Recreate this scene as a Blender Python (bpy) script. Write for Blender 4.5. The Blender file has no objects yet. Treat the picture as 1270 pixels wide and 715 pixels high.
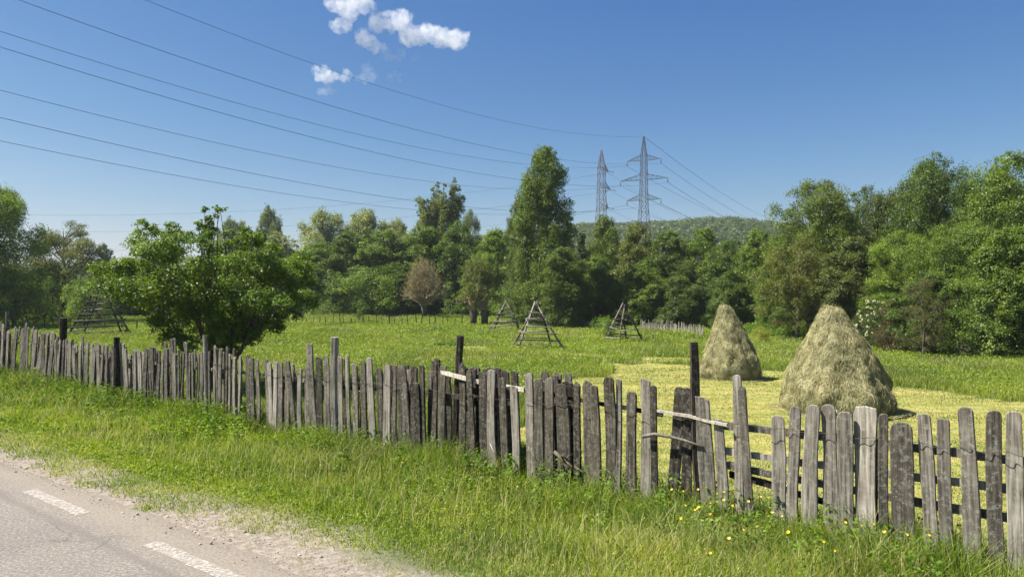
import bpy, math, random
import numpy as np
from mathutils import Vector
R = math.radians
rng = np.random.default_rng(7)
random.seed(7)
scene = bpy.context.scene
COL = scene.collection

# ------------------------------------------------------------------ camera, world, sun, exposure
CAM_H = 2.1
F = 941.0                                     # focal length in pixels of the 1270 wide photograph
cam_d = bpy.data.cameras.new('camera')
cam = bpy.data.objects.new('camera', cam_d); COL.objects.link(cam)
cam.location = (0, 0, CAM_H); cam.rotation_euler = (R(90), 0, 0)
cam_d.sensor_width = 36; cam_d.lens = 36 * F / 1270
cam_d.shift_y = -2.5 / 1270
cam_d.clip_start = 0.1; cam_d.clip_end = 20000
scene.camera = cam

SUN_EL, SUN_AZ = 55.0, 267.0                  # azimuth: clockwise from +Y (the view direction)
sx = math.sin(R(SUN_AZ)) * math.cos(R(SUN_EL)); sy = math.cos(R(SUN_AZ)) * math.cos(R(SUN_EL)); sz = math.sin(R(SUN_EL))
world = bpy.data.worlds.new('World'); scene.world = world; world.use_nodes = True
wn = world.node_tree; wn.nodes.clear()
sky = wn.nodes.new('ShaderNodeTexSky'); sky.sky_type = 'NISHITA'; sky.sun_disc = False
sky.sun_elevation = R(SUN_EL); sky.sun_rotation = R(SUN_AZ)
sky.altitude = 300; sky.air_density = 1.0; sky.dust_density = 1.0; sky.ozone_density = 3.0
bg = wn.nodes.new('ShaderNodeBackground'); bg.inputs['Strength'].default_value = 0.065
wo = wn.nodes.new('ShaderNodeOutputWorld')
# the photograph's colour response to the sky: one power curve per channel
sp_ = wn.nodes.new('ShaderNodeSeparateColor'); cb_ = wn.nodes.new('ShaderNodeCombineColor'); wn.links.new(sky.outputs[0], sp_.inputs[0])
for i_, (g_, a_) in enumerate([(1.75, 0.225), (1.22, 0.462), (0.74, 1.18)]):
    p_ = wn.nodes.new('ShaderNodeMath'); p_.operation = 'POWER'; p_.inputs[1].default_value = g_
    q_ = wn.nodes.new('ShaderNodeMath'); q_.operation = 'MULTIPLY'; q_.inputs[1].default_value = a_
    wn.links.new(sp_.outputs[i_], p_.inputs[0]); wn.links.new(p_.outputs[0], q_.inputs[0]); wn.links.new(q_.outputs[0], cb_.inputs[i_])
wn.links.new(cb_.outputs[0], bg.inputs[0]); wn.links.new(bg.outputs[0], wo.inputs[0])
sd = bpy.data.lights.new('sun', 'SUN'); sd.energy = 4.95; sd.angle = R(0.53); sd.color = (1.0, 0.95, 0.87)
sun = bpy.data.objects.new('sun', sd); COL.objects.link(sun)
sun.rotation_euler = Vector((sx, sy, sz)).to_track_quat('Z', 'Y').to_euler()
vs = scene.view_settings
vs.view_transform = 'Standard'; vs.look = 'None'; vs.gamma = 1; vs.use_curve_mapping = False
vs.exposure = 1.2
cy = scene.cycles
cy.max_bounces = 7; cy.diffuse_bounces = 3; cy.glossy_bounces = 2; cy.transmission_bounces = 4
cy.transparent_max_bounces = 8; cy.volume_bounces = 3
cy.caustics_reflective = False; cy.caustics_refractive = False
cy.use_adaptive_sampling = True; cy.adaptive_threshold = 0.02

# ------------------------------------------------------------------ helpers
def tag(o, label=None, cat=None, group=None, kind=None):
    if label: o['label'] = label
    if cat: o['category'] = cat
    if group: o['group'] = group
    if kind: o['kind'] = kind
    return o

def empty(name, loc=(0, 0, 0), rz=0, label=None, cat=None, group=None):
    o = bpy.data.objects.new(name, None); COL.objects.link(o)
    o.location = loc; o.rotation_euler = (0, 0, rz); o.empty_display_size = 0.2
    return tag(o, label, cat, group)

def raw_mesh(name, V, loops, starts, mat, attrs=None, smooth=False):
    me = bpy.data.meshes.new(name)
    V = np.ascontiguousarray(V, dtype=np.float32)
    me.vertices.add(len(V)); me.vertices.foreach_set('co', V.ravel())
    me.loops.add(len(loops)); me.loops.foreach_set('vertex_index', np.ascontiguousarray(loops, dtype=np.int32))
    me.polygons.add(len(starts)); me.polygons.foreach_set('loop_start', np.ascontiguousarray(starts, dtype=np.int32))
    if smooth: me.polygons.foreach_set('use_smooth', np.ones(len(starts), dtype=bool))
    me.update(calc_edges=True)
    for k, a in (attrs or {}).items():
        at_ = me.attributes.new(k, 'FLOAT', 'POINT'); at_.data.foreach_set('value', np.ascontiguousarray(a, dtype=np.float32))
    for m in (mat if isinstance(mat, (list, tuple)) else [mat]):
        me.materials.append(m)
    return me

def link(name, me, parent=None, loc=None):
    o = bpy.data.objects.new(name, me); COL.objects.link(o)
    if parent is not None: o.parent = parent
    if loc is not None: o.location = loc
    return o

def copy_part(src, parent):
    c = src.copy(); COL.objects.link(c); c.parent = parent
    return c

class MB:
    """collects faces; build() links them as one mesh object"""
    def __init__(s): s.v = []; s.f = []; s.sm = []
    def add(s, vs_, fs, smooth=False):
        n = len(s.v); s.v.extend([tuple(map(float, p)) for p in vs_]); s.f.extend([tuple(i + n for i in f) for f in fs]); s.sm.extend([smooth] * len(fs))
    def box(s, c, size, M=None):
        x, y, z = [k / 2 for k in size]
        P = [Vector((a * x, b * y, d * z)) for d in (-1, 1) for b in (-1, 1) for a in (-1, 1)]
        if M is not None: P = [M @ p for p in P]
        P = [p + Vector(c) for p in P]
        s.add(P, [(0, 2, 3, 1), (4, 5, 7, 6), (0, 1, 5, 4), (2, 6, 7, 3), (0, 4, 6, 2), (1, 3, 7, 5)])
    def tube(s, pts, rad, n=6, cap=True, smooth=True):
        pts = [Vector(p) for p in pts]
        if not hasattr(rad, '__len__'): rad = [rad] * len(pts)
        rings = []; up = None
        for i, p in enumerate(pts):
            d = (pts[min(i + 1, len(pts) - 1)] - pts[max(i - 1, 0)])
            d = d.normalized() if d.length > 1e-9 else Vector((0, 0, 1))
            if up is None:
                up = d.orthogonal().normalized()
            up = (up - d * up.dot(d)); up = up.normalized() if up.length > 1e-6 else d.orthogonal().normalized()
            w = d.cross(up)
            rings.append([p + (up * math.cos(2 * math.pi * k / n) + w * math.sin(2 * math.pi * k / n)) * rad[i] for k in range(n)])
        vs_ = [q for r in rings for q in r]; fs = []
        for i in range(len(rings) - 1):
            for k in range(n):
                fs.append((i * n + k, i * n + (k + 1) % n, (i + 1) * n + (k + 1) % n, (i + 1) * n + k))
        if cap:
            fs.append(tuple(reversed(range(n)))); fs.append(tuple((len(rings) - 1) * n + k for k in range(n)))
        s.add(vs_, fs, smooth)
    def mesh(s, name, mat):
        me = bpy.data.meshes.new(name); me.from_pydata(s.v, [], s.f); me.materials.append(mat)
        me.polygons.foreach_set('use_smooth', s.sm); me.update(); return me
    def build(s, name, mat, parent=None, loc=None):
        return link(name, s.mesh(name, mat), parent, loc)

# smooth value noise in numpy
_perm = rng.random((256, 256))
def vnoise(x, y, sc=1.0, off=0):
    x = np.asarray(x, float) / sc + off * 17.3; y = np.asarray(y, float) / sc + off * 9.1
    xi = np.floor(x).astype(int); yi = np.floor(y).astype(int); fx = x - xi; fy = y - yi
    fx = fx * fx * (3 - 2 * fx); fy = fy * fy * (3 - 2 * fy)
    g = lambda a, b: _perm[a & 255, b & 255]
    return (g(xi, yi) * (1 - fx) + g(xi + 1, yi) * fx) * (1 - fy) + (g(xi, yi + 1) * (1 - fx) + g(xi + 1, yi + 1) * fx) * fy

def sstep(a, b, x):
    t_ = np.clip((np.asarray(x, float) - a) / (b - a), 0, 1); return t_ * t_ * (3 - 2 * t_)

# ------------------------------------------------------------------ terrain
UN = np.array([0.62, 0.78]); UN = UN / np.linalg.norm(UN)      # away from the road
US = np.array([UN[1], -UN[0]])                                 # along the road, towards the right
T_FENCE = 7.17
def st(x, y): return x * US[0] + y * US[1], x * UN[0] + y * UN[1]
def xy(s_, t_): return s_ * US[0] + t_ * UN[0], s_ * US[1] + t_ * UN[1]

RIDGE_A = np.array([-60, -34, -28, -18, -8, -2, 5, 12, 16, 20, 25, 34, 60]) * math.pi / 180
RIDGE_Z = np.array([6, 10, 13, 20, 26, 35, 43, 43, 44, 41, 39, 37, 30.])
def ground_z(x, y):
    x = np.asarray(x, float); y = np.asarray(y, float)
    s_, t_ = st(x, y)
    z = -0.06 - 0.27 * sstep(4.2, 6.9, t_) - 1.10 * sstep(7.4, 13.5, t_)
    z = z + 0.05 * (vnoise(x, y, 1.3) - 0.5) * sstep(3.9, 4.8, t_) + 0.22 * (vnoise(x, y, 9.0, 1) - 0.5) * sstep(10, 20, t_)
    z = z - 0.06 * (1 - sstep(-9, -5, t_))
    d = np.hypot(x, y); az = np.arctan2(x, y)
    rz = np.interp(az, RIDGE_A, RIDGE_Z)
    front = np.where(np.abs(az) < 1.3, 1.0, 0.0)
    hill = sstep(170, 560, d) * front
    z = z + hill * rz * (0.94 + 0.10 * vnoise(x, y, 60, 3) ) 
    return z

def at(px, py):
    """point of the ground seen at a pixel of the photograph"""
    dx = (px - 635) / F; dz = -(py - 355) / F
    Y = np.concatenate([np.arange(2, 60, 0.02), np.arange(60, 400, 0.2)])
    zz = CAM_H + dz * Y - ground_z(dx * Y, Y)
    k = np.argmax(zz < 0) if (zz < 0).any() else len(Y) - 1
    return Vector((dx * Y[k], Y[k], float(ground_z(dx * Y[k], Y[k]))))
def atD(px, Y):
    x = (px - 635) / F * Y
    return Vector((x, Y, float(ground_z(x, Y))))
def zpix(py, Y): return CAM_H - (py - 355) / F * Y
def on_fence(px, t_=T_FENCE):
    k = (px - 635) / F
    Y = t_ / (UN[1] + UN[0] * k)
    return k * Y, Y

# ------------------------------------------------------------------ node materials
def new_mat(name):
    m = bpy.data.materials.new(name); m.use_nodes = True
    nt = m.node_tree; nt.nodes.clear()
    return m, nt
def N(nt, t, **kw):
    n = nt.nodes.new(t)
    for k, v in kw.items():
        if hasattr(n, k): setattr(n, k, v)
        else: n.inputs[k].default_value = v
    return n
def noise(nt, vec, scale, detail=4, rough=0.55):
    n = nt.nodes.new('ShaderNodeTexNoise'); n.inputs['Scale'].default_value = scale; n.inputs['Detail'].default_value = detail
    n.inputs['Roughness'].default_value = rough
    if vec is not None: nt.links.new(vec, n.inputs['Vector'])
    return n.outputs['Fac']
def ramp(nt, fac, stops, interp='LINEAR'):
    r = nt.nodes.new('ShaderNodeValToRGB'); r.color_ramp.interpolation = interp
    el = r.color_ramp.elements
    while len(el) > len(stops): el.remove(el[-1])
    while len(el) < len(stops): el.new(0.5)
    for e, (p, c) in zip(el, stops):
        e.position = p; e.color = (c[0], c[1], c[2], 1) if hasattr(c, '__len__') else (c, c, c, 1)
    nt.links.new(fac, r.inputs[0]); return r.outputs[0]
def mix(nt, f, a, b, mode='MIX'):
    m = nt.nodes.new('ShaderNodeMix'); m.data_type = 'RGBA'; m.blend_type = mode
    for sock, v in ((m.inputs[0], f), (m.inputs[6], a), (m.inputs[7], b)):
        if hasattr(v, 'is_output') or hasattr(v, 'links'): nt.links.new(v, sock)
        elif hasattr(v, '__len__'): sock.default_value = (v[0], v[1], v[2], 1)
        else: sock.default_value = v
    return m.outputs[2]
def math_(nt, op, a, b=0.0):
    m = nt.nodes.new('ShaderNodeMath'); m.operation = op
    for i, v in enumerate((a, b)):
        if hasattr(v, 'links'): nt.links.new(v, m.inputs[i])
        else: m.inputs[i].default_value = v
    return m.outputs[0]
def attr(nt, name):
    a = nt.nodes.new('ShaderNodeAttribute'); a.attribute_name = name; return a.outputs['Fac']
def geo_pos(nt): return nt.nodes.new('ShaderNodeNewGeometry').outputs['Position']
def objc(nt): return nt.nodes.new('ShaderNodeTexCoord').outputs['Object']
def principled(nt, col, rough=0.9, spec=0.2, bump=None, bstr=0.3, bdist=0.02):
    p = nt.nodes.new('ShaderNodeBsdfPrincipled'); p.inputs['Roughness'].default_value = rough
    p.inputs['Specular IOR Level'].default_value = spec
    if hasattr(col, 'links'): nt.links.new(col, p.inputs['Base Color'])
    else: p.inputs['Base Color'].default_value = (*col, 1)
    if bump is not None:
        b = nt.nodes.new('ShaderNodeBump'); b.inputs['Strength'].default_value = bstr; b.inputs['Distance'].default_value = bdist
        nt.links.new(bump, b.inputs['Height']); nt.links.new(b.outputs[0], p.inputs['Normal'])
    return p.outputs[0]
def out(nt, sh):
    o = nt.nodes.new('ShaderNodeOutputMaterial'); nt.links.new(sh, o.inputs['Surface'])

def leafy(nt, col, trans=0.35, gloss=0.06, rough=0.45):
    """thin leaf or blade: diffuse + light through it + a little sheen"""
    d = nt.nodes.new('ShaderNodeBsdfDiffuse'); t = nt.nodes.new('ShaderNodeBsdfTranslucent'); g = nt.nodes.new('ShaderNodeBsdfGlossy')
    g.inputs['Roughness'].default_value = rough
    nt.links.new(col, d.inputs[0])
    tc = mix(nt, 1.0, col, (1.15, 1.25, 0.45), 'MULTIPLY'); nt.links.new(tc, t.inputs[0])
    a = nt.nodes.new('ShaderNodeMixShader'); a.inputs[0].default_value = trans
    nt.links.new(d.outputs[0], a.inputs[1]); nt.links.new(t.outputs[0], a.inputs[2])
    b = nt.nodes.new('ShaderNodeMixShader'); b.inputs[0].default_value = gloss
    nt.links.new(a.outputs[0], b.inputs[1]); nt.links.new(g.outputs[0], b.inputs[2])
    return b.outputs[0]

# leaves: the object's colour times a per-leaf variation
def leaf_material(name, trans=0.42, gloss=0.02, lo=0.55, hi=1.45):
    m, nt = new_mat(name)
    oi = nt.nodes.new('ShaderNodeObjectInfo')
    v = ramp(nt, attr(nt, 'rnd'), [(0.0, (lo * 0.95, lo, lo)), (0.6, (1, 1, 1)), (1.0, (hi * 1.12, hi, hi * 0.8))])
    c = mix(nt, 1.0, oi.outputs['Color'], v, 'MULTIPLY')
    patch = ramp(nt, noise(nt, objc(nt), 0.55, 3), [(0.3, (0.78, 0.84, 0.85)), (0.7, (1.25, 1.15, 0.9))])
    c = mix(nt, 1.0, c, patch, 'MULTIPLY')
    out(nt, leafy(nt, c, trans, gloss)); return m
M_LEAF = leaf_material('leaves')
M_LEAF_GLOSSY = leaf_material('glossy_leaves', 0.44, 0.03)

def bark_material(name, a, b, sc=6):
    m, nt = new_mat(name)
    mp = nt.nodes.new('ShaderNodeMapping'); mp.inputs['Scale'].default_value = (sc, sc, sc * 0.25)
    nt.links.new(objc(nt), mp.inputs[0])
    n = noise(nt, mp.outputs[0], 2.0, 6, 0.7)
    out(nt, principled(nt, ramp(nt, n, [(0.3, a), (0.7, b)]), 0.95, 0.1, n, 0.6, 0.03)); return m
M_BARK = bark_material('bark', (0.05, 0.042, 0.033), (0.16, 0.13, 0.10))
M_BARK_PALE = bark_material('pale_bark', (0.10, 0.095, 0.08), (0.30, 0.28, 0.24))
M_TWIG = bark_material('willow_twigs', (0.24, 0.18, 0.11), (0.45, 0.36, 0.24), 3)

# weathered wood: grey with grain, dark cracks and lichen; the object's index gives each board its own tone
def wood_material(name, dark, mid, pale, lichen=0.5):
    m, nt = new_mat(name)
    oi = nt.nodes.new('ShaderNodeObjectInfo'); oc = objc(nt)
    off = nt.nodes.new('ShaderNodeVectorMath'); off.operation = 'MULTIPLY_ADD'
    cmb = nt.nodes.new('ShaderNodeCombineXYZ')
    for i in range(3): nt.links.new(oi.outputs['Random'], cmb.inputs[i])
    nt.links.new(cmb.outputs[0], off.inputs[0]); off.inputs[1].default_value = (37, 61, 23); nt.links.new(oc, off.inputs[2])
    mp = nt.nodes.new('ShaderNodeMapping'); mp.inputs['Scale'].default_value = (45, 45, 2.2)
    nt.links.new(off.outputs[0], mp.inputs[0])
    g = noise(nt, mp.outputs[0], 1.0, 5, 0.65)
    big = noise(nt, off.outputs[0], 3.0, 3, 0.6)
    c = ramp(nt, g, [(0.30, dark), (0.5, mid), (0.72, pale)])
    tone = ramp(nt, oi.outputs['Random'], [(0, (0.38, 0.36, 0.33)), (0.5, (0.85, 0.83, 0.79)), (1, (1.35, 1.33, 1.26))])
    c = mix(nt, 1.0, c, tone, 'MULTIPLY')
    c = mix(nt, 1.0, c, ramp(nt, big, [(0.3, (0.65, 0.64, 0.62)), (0.7, (1.2, 1.2, 1.2))]), 'MULTIPLY')
    sp = ramp(nt, noise(nt, off.outputs[0], 38, 3, 0.6), [(0.60, 0), (0.68, 1)])
    sp = math_(nt, 'MULTIPLY', sp, math_(nt, 'MULTIPLY', ramp(nt, noise(nt, off.outputs[0], 5, 2), [(0.45, 0), (0.62, 1)]), lichen))
    c = mix(nt, sp, c, (0.42, 0.42, 0.37))
    mp2 = nt.nodes.new('ShaderNodeMapping'); mp2.inputs['Scale'].default_value = (85, 85, 1.6); nt.links.new(off.outputs[0], mp2.inputs[0])
    crk = ramp(nt, noise(nt, mp2.outputs[0], 1.0, 3, 0.5), [(0.30, 1), (0.37, 0)])
    c = mix(nt, math_(nt, 'MULTIPLY', crk, 0.8), c, (dark[0] * .5, dark[1] * .5, dark[2] * .5))
    lb = ramp(nt, noise(nt, off.outputs[0], 20, 7, 0.85), [(0.51, 0), (0.60, 1)])
    c = mix(nt, math_(nt, 'MULTIPLY', lb, lichen * 0.8), c, (0.40, 0.40, 0.33))
    sepz = nt.nodes.new('ShaderNodeSeparateXYZ'); nt.links.new(oc, sepz.inputs[0])
    out(nt, principled(nt, c, 0.9, 0.15, g, 0.7, 0.008)); return m
M_WOOD = wood_material('weathered_wood', (0.06, 0.053, 0.044), (0.21, 0.192, 0.165), (0.41, 0.385, 0.335))
M_WOOD_BROWN = wood_material('brown_wood', (0.025, 0.021, 0.016), (0.075, 0.066, 0.052), (0.17, 0.15, 0.12), 0.35)  # darker brown tone of the same wood, less lichen
M_WOOD_DARK = wood_material('dark_wood', (0.015, 0.012, 0.010), (0.050, 0.040, 0.032), (0.11, 0.09, 0.07), 0.2)
M_WOOD_PALE = wood_material('pale_wood', (0.20, 0.18, 0.15), (0.40, 0.37, 0.32), (0.55, 0.52, 0.47), 0.2)

# ------------------------------------------------------------------ mown patches (world polygons, found from the picture's ground)
def poly_from_px(pts): return np.array([[*at(a, b)[:2]] for a, b in pts])
MOWN = [np.vstack([poly_from_px([(742, 449), (800, 448), (868, 452), (960, 462), (1110, 478), (1290, 502)]),
                   [list(xy(9, 12.5)), list(xy(12, 7.6)), list(xy(-4.0, 7.6)), list(xy(-8.5, 9.2))],
                   poly_from_px([(700, 474), (770, 466)])]),
        poly_from_px([(690, 436.5), (770, 441), (850, 445), (868, 449), (800, 447), (690, 441)]),
        poly_from_px([(535, 430), (600, 431), (640, 433), (640, 435), (580, 434.5), (530, 433)])]
def inside(poly, x, y):
    r = np.zeros(len(x), bool); n = len(poly); j = n - 1
    for i in range(n):
        xi, yi = poly[i]; xj, yj = poly[j]
        c = ((yi > y) != (yj > y)) & (x < (xj - xi) * (y - yi) / (yj - yi + 1e-12) + xi)
        r ^= c; j = i
    return r
def mown(x, y):
    xx = x + 1.3 * (vnoise(x, y, 1.6, 4) - 0.5) + 0.5 * (vnoise(x, y, 0.4, 4) - 0.5); yy = y + 2.4 * (vnoise(x, y, 2.4, 5) - 0.5) + 0.8 * (vnoise(x, y, 0.5, 5) - 0.5)
    m = np.zeros(len(x), bool)
    for p in MOWN: m |= inside(p, xx, yy)
    return m

# ------------------------------------------------------------------ ground
def grid_mesh(name, S, T, zf, mat, attrs=None, smooth=True):
    Sg, Tg = np.meshgrid(S, T, indexing='ij'); X, Y = xy(Sg.ravel(), Tg.ravel())
    V = np.stack([X, Y, zf(X, Y)], 1); ns, nt_ = len(S), len(T)
    i = np.arange(ns - 1)[:, None] * nt_ + np.arange(nt_ - 1)[None, :]
    q = np.stack([i, i + nt_, i + nt_ + 1, i + 1], -1).reshape(-1)
    return raw_mesh(name, V, q, np.arange(len(q) // 4) * 4, mat, attrs(X, Y) if attrs else None, smooth)

m, nt = new_mat('meadow_soil')
P = geo_pos(nt)
g1 = noise(nt, P, 1.3, 6, 0.65); g2 = noise(nt, P, 0.12, 3)
green = ramp(nt, g1, [(0.3, (0.035, 0.055, 0.014)), (0.7, (0.095, 0.13, 0.035))])
mowc = ramp(nt, noise(nt, P, 2.6, 6, 0.7), [(0.25, (0.15, 0.165, 0.028)), (0.5, (0.255, 0.245, 0.075)), (0.78, (0.36, 0.325, 0.145))])
mps = nt.nodes.new('ShaderNodeMapping'); mps.inputs['Rotation'].default_value = (0, 0, R(18)); mps.inputs['Scale'].default_value = (0.35, 2.6, 1); nt.links.new(P, mps.inputs[0])
mowc = mix(nt, 1.0, mowc, ramp(nt, noise(nt, mps.outputs[0], 0.8, 4, 0.6), [(0.35, (0.72, 0.85, 0.7)), (0.62, (1.3, 1.2, 1.15))]), 'MULTIPLY')
c = mix(nt, attr(nt, 'mown'), green, mowc)
soil = ramp(nt, noise(nt, P, 14, 6, 0.7), [(0.25, (0.12, 0.098, 0.074)), (0.5, (0.25, 0.215, 0.17)), (0.75, (0.38, 0.335, 0.275))])
c = mix(nt, attr(nt, 'soil'), c, soil)
out(nt, principled(nt, c, 1.0, 0.05, noise(nt, P, 22, 5, 0.7), 0.7, 0.03)); M_GROUND = m

S = np.concatenate([-np.geomspace(60, 2600, 40)[::-1], np.arange(-59, 14, 0.35), np.geomspace(14.3, 2600, 80)])
T = np.concatenate([-np.geomspace(8, 900, 16)[::-1], [-5, -2, 1], np.arange(3.0, 13.4, 0.2), np.arange(13.5, 60, 0.6), np.geomspace(60.7, 2800, 150)])
def gattrs(X, Y):
    s_, t_ = st(X, Y)
    return {'mown': mown(X, Y).astype(float), 'soil': (1 - sstep(4.0, 4.5, t_ - 0.5 * (vnoise(X, Y, 0.8, 6) - 0.5)))}
tag(link('ground', grid_mesh('ground', S, T, ground_z, M_GROUND, gattrs)), 'green meadow ground sloping down behind the picket fence', None, None, 'structure')

# road sheet
m, nt = new_mat('asphalt')
P = geo_pos(nt)
mp = nt.nodes.new('ShaderNodeMapping'); mp.vector_type = 'TEXTURE'; mp.inputs['Rotation'].default_value = (0, 0, math.atan2(US[1], US[0]))
nt.links.new(P, mp.inputs[0])
sep = nt.nodes.new('ShaderNodeSeparateXYZ'); nt.links.new(mp.outputs[0], sep.inputs[0])
tt = math_(nt, 'ADD', sep.outputs[1], math_(nt, 'MULTIPLY', noise(nt, P, 0.7, 4), 0.16))
base = ramp(nt, noise(nt, P, 38, 5, 0.8), [(0.30, (0.080, 0.071, 0.060)), (0.5, (0.178, 0.160, 0.137)), (0.70, (0.38, 0.345, 0.305))])
base = mix(nt, 1.0, base, ramp(nt, noise(nt, P, 0.9, 5, 0.6), [(0.3, (0.86, 0.86, 0.87)), (0.7, (1.1, 1.08, 1.05))]), 'MULTIPLY')
vor = nt.nodes.new('ShaderNodeTexVoronoi'); vor.feature = 'DISTANCE_TO_EDGE'; vor.inputs['Scale'].default_value = 0.55; vd = nt.nodes.new('ShaderNodeVectorMath'); vd.operation = 'MULTIPLY_ADD'
nn_ = nt.nodes.new('ShaderNodeTexNoise'); nn_.inputs['Scale'].default_value = 1.6; nn_.inputs['Detail'].default_value = 6; nt.links.new(P, nn_.inputs['Vector']); nt.links.new(nn_.outputs['Color'], vd.inputs[0]); vd.inputs[1].default_value = (0.9, 0.9, 0); nt.links.new(P, vd.inputs[2]); nt.links.new(vd.outputs[0], vor.inputs['Vector'])
crk = math_(nt, 'MULTIPLY', ramp(nt, vor.outputs['Distance'], [(0.0, 1), (0.010, 0)]), ramp(nt, noise(nt, P, 0.5, 3), [(0.45, 0), (0.6, 0.7)]))
base = mix(nt, crk, base, (0.07, 0.062, 0.055))
base = mix(nt, ramp(nt, noise(nt, P, 120, 2, 0.5), [(0.62, 0), (0.68, 0.55)]), base, (0.5, 0.46, 0.41))
streak = ramp(nt, math_(nt, 'MULTIPLY', math_(nt, 'ADD', tt, -2.66), 2.0), [(0.26, 0.0), (0.37, 1), (0.43, 1), (0.54, 0.0)])
base = mix(nt, math_(nt, 'MULTIPLY', streak, 0.6), base, (0.15, 0.13, 0.11))
dust = ramp(nt, math_(nt, 'ADD', math_(nt, 'MULTIPLY', math_(nt, 'ADD', tt, -2.9), 1.3), math_(nt, 'MULTIPLY', noise(nt, P, 5, 5, 0.7), 0.7)), [(0.35, 0), (0.85, 0.9)])
base = mix(nt, dust, base, ramp(nt, noise(nt, P, 40, 5, 0.7), [(0.3, (0.15, 0.127, 0.097)), (0.7, (0.33, 0.285, 0.225))]))
out(nt, principled(nt, base, 0.9, 0.2, noise(nt, P, 90, 4, 0.7), 0.8, 0.006)); M_ROAD = m
def road_edge(s_): return 3.50 - 0.2 * (1 - sstep(-14, -8, s_)) + 0.22 * (vnoise(s_, s_ * 0, 0.9, 7) - 0.5) + 0.12 * (vnoise(s_, s_ * 0, 0.25, 8) - 0.5)
Sr = np.arange(-70, 40, 0.12); Tn = np.array([-4.2, -3, -1.5, 0, 1, 1.8, 2.4, 2.8, 3.1, 3.3, 1.0])
V = []; 
for k in range(len(Tn)):
    tv = np.full(len(Sr), Tn[k]) if k < len(Tn) - 1 else road_edge(Sr)
    X, Y = xy(Sr, tv); V.append(np.stack([X, Y, np.where(k == len(Tn) - 1, -0.07, 0.0) + 0.004 * (vnoise(X, Y, 0.6, 2) - 0.5)], 1))
V = np.stack(V, 1).reshape(-1, 3); n2 = len(Tn)
i = np.arange(len(Sr) - 1)[:, None] * n2 + np.arange(n2 - 1)[None, :]
q = np.stack([i, i + n2, i + n2 + 1, i + 1], -1).reshape(-1)
tag(link('road', raw_mesh('road', V, q, np.arange(len(q) // 4) * 4, M_ROAD, None, True)), 'sun bleached grey asphalt road with dusty edge', None, None, 'structure')

def gravel():
    n = 9000; s_ = rng.uniform(-26, 6, n); t_ = 3.55 + np.abs(rng.normal(0, 0.28, n)) - 0.35 * (rng.random(n) < 0.3); x, y = xy(s_, t_); k = y > 1.5; x, y, t_ = x[k], y[k], t_[k]; n = len(x)
    z = np.maximum(ground_z(x, y), np.where(t_ < 3.4, 0.0, -1)); sz_ = rng.uniform(0.003, 0.010, n) * (1 + 1.5 * (rng.random(n) < 0.05))
    o6 = np.array([[1, 0, 0], [0, 1, 0], [-1, 0, 0], [0, -1, 0], [0, 0, 0.8], [0, 0, -0.5]]); V = np.stack([x, y, z], 1)[:, None, :] + o6[None] * sz_[:, None, None] * rng.uniform(0.6, 1.4, (n, 6, 1))
    fc = np.array([[0, 1, 4], [1, 2, 4], [2, 3, 4], [3, 0, 4], [1, 0, 5], [2, 1, 5], [3, 2, 5], [0, 3, 5]]); L_ = (np.arange(n)[:, None, None] * 6 + fc[None]).ravel()
    m, nt = new_mat('pebbles'); out(nt, principled(nt, ramp(nt, attr(nt, 'rnd'), [(0, (0.10, 0.09, 0.075)), (0.5, (0.26, 0.235, 0.20)), (1, (0.46, 0.43, 0.38))]), 0.9, 0.2))
    tag(link('gravel', raw_mesh('gravel', V.reshape(-1, 3), L_, np.arange(len(L_) // 3) * 3, m, {'rnd': np.repeat(rng.random(n), 6)})), 'loose gravel and crumbs of soil along the road edge', 'gravel', None, 'stuff')
gravel()

# worn edge line dashes
m, nt = new_mat('worn_road_paint')
P = geo_pos(nt)
wear = ramp(nt, noise(nt, P, 26, 6, 0.85), [(0.39, 0.02), (0.58, 0.78)])
c = ramp(nt, noise(nt, P, 30, 4), [(0.3, (0.40, 0.36, 0.31)), (0.7, (0.56, 0.52, 0.46))])
pr = principled(nt, c, 0.8, 0.2, noise(nt, P, 90, 4, 0.7), 0.6, 0.004)
tb_ = nt.nodes.new('ShaderNodeBsdfTransparent'); mx = nt.nodes.new('ShaderNodeMixShader')
nt.links.new(math_(nt, 'MAXIMUM', wear, 0.12), mx.inputs[0]); nt.links.new(tb_.outputs[0], mx.inputs[1]); nt.links.new(pr, mx.inputs[2]); out(nt, mx.outputs[0]); M_PAINT = m
mb = MB(); period = 2.56; s0 = st(-5.0, 7.75)[0]
for k in range(-14, 6):
    a = s0 + k * period; ln = 1.28; ns = 26; vsx = []
    for j in range(ns + 1):
        ss = a + ln * j / ns; e1 = 0.011 * random.uniform(-1, 1); e2 = 0.011 * random.uniform(-1, 1)
        for tv in (2.955 + e1, 3.085 + e2):
            X, Y = xy(ss, tv); vsx.append((X, Y, 0.005))
    mb.add(vsx, [(2 * j, 2 * j + 2, 2 * j + 3, 2 * j + 1) for j in range(ns)])
tag(mb.build('road_markings', M_PAINT), 'worn white dashes along the edge of the road', None, None, 'structure')

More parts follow.
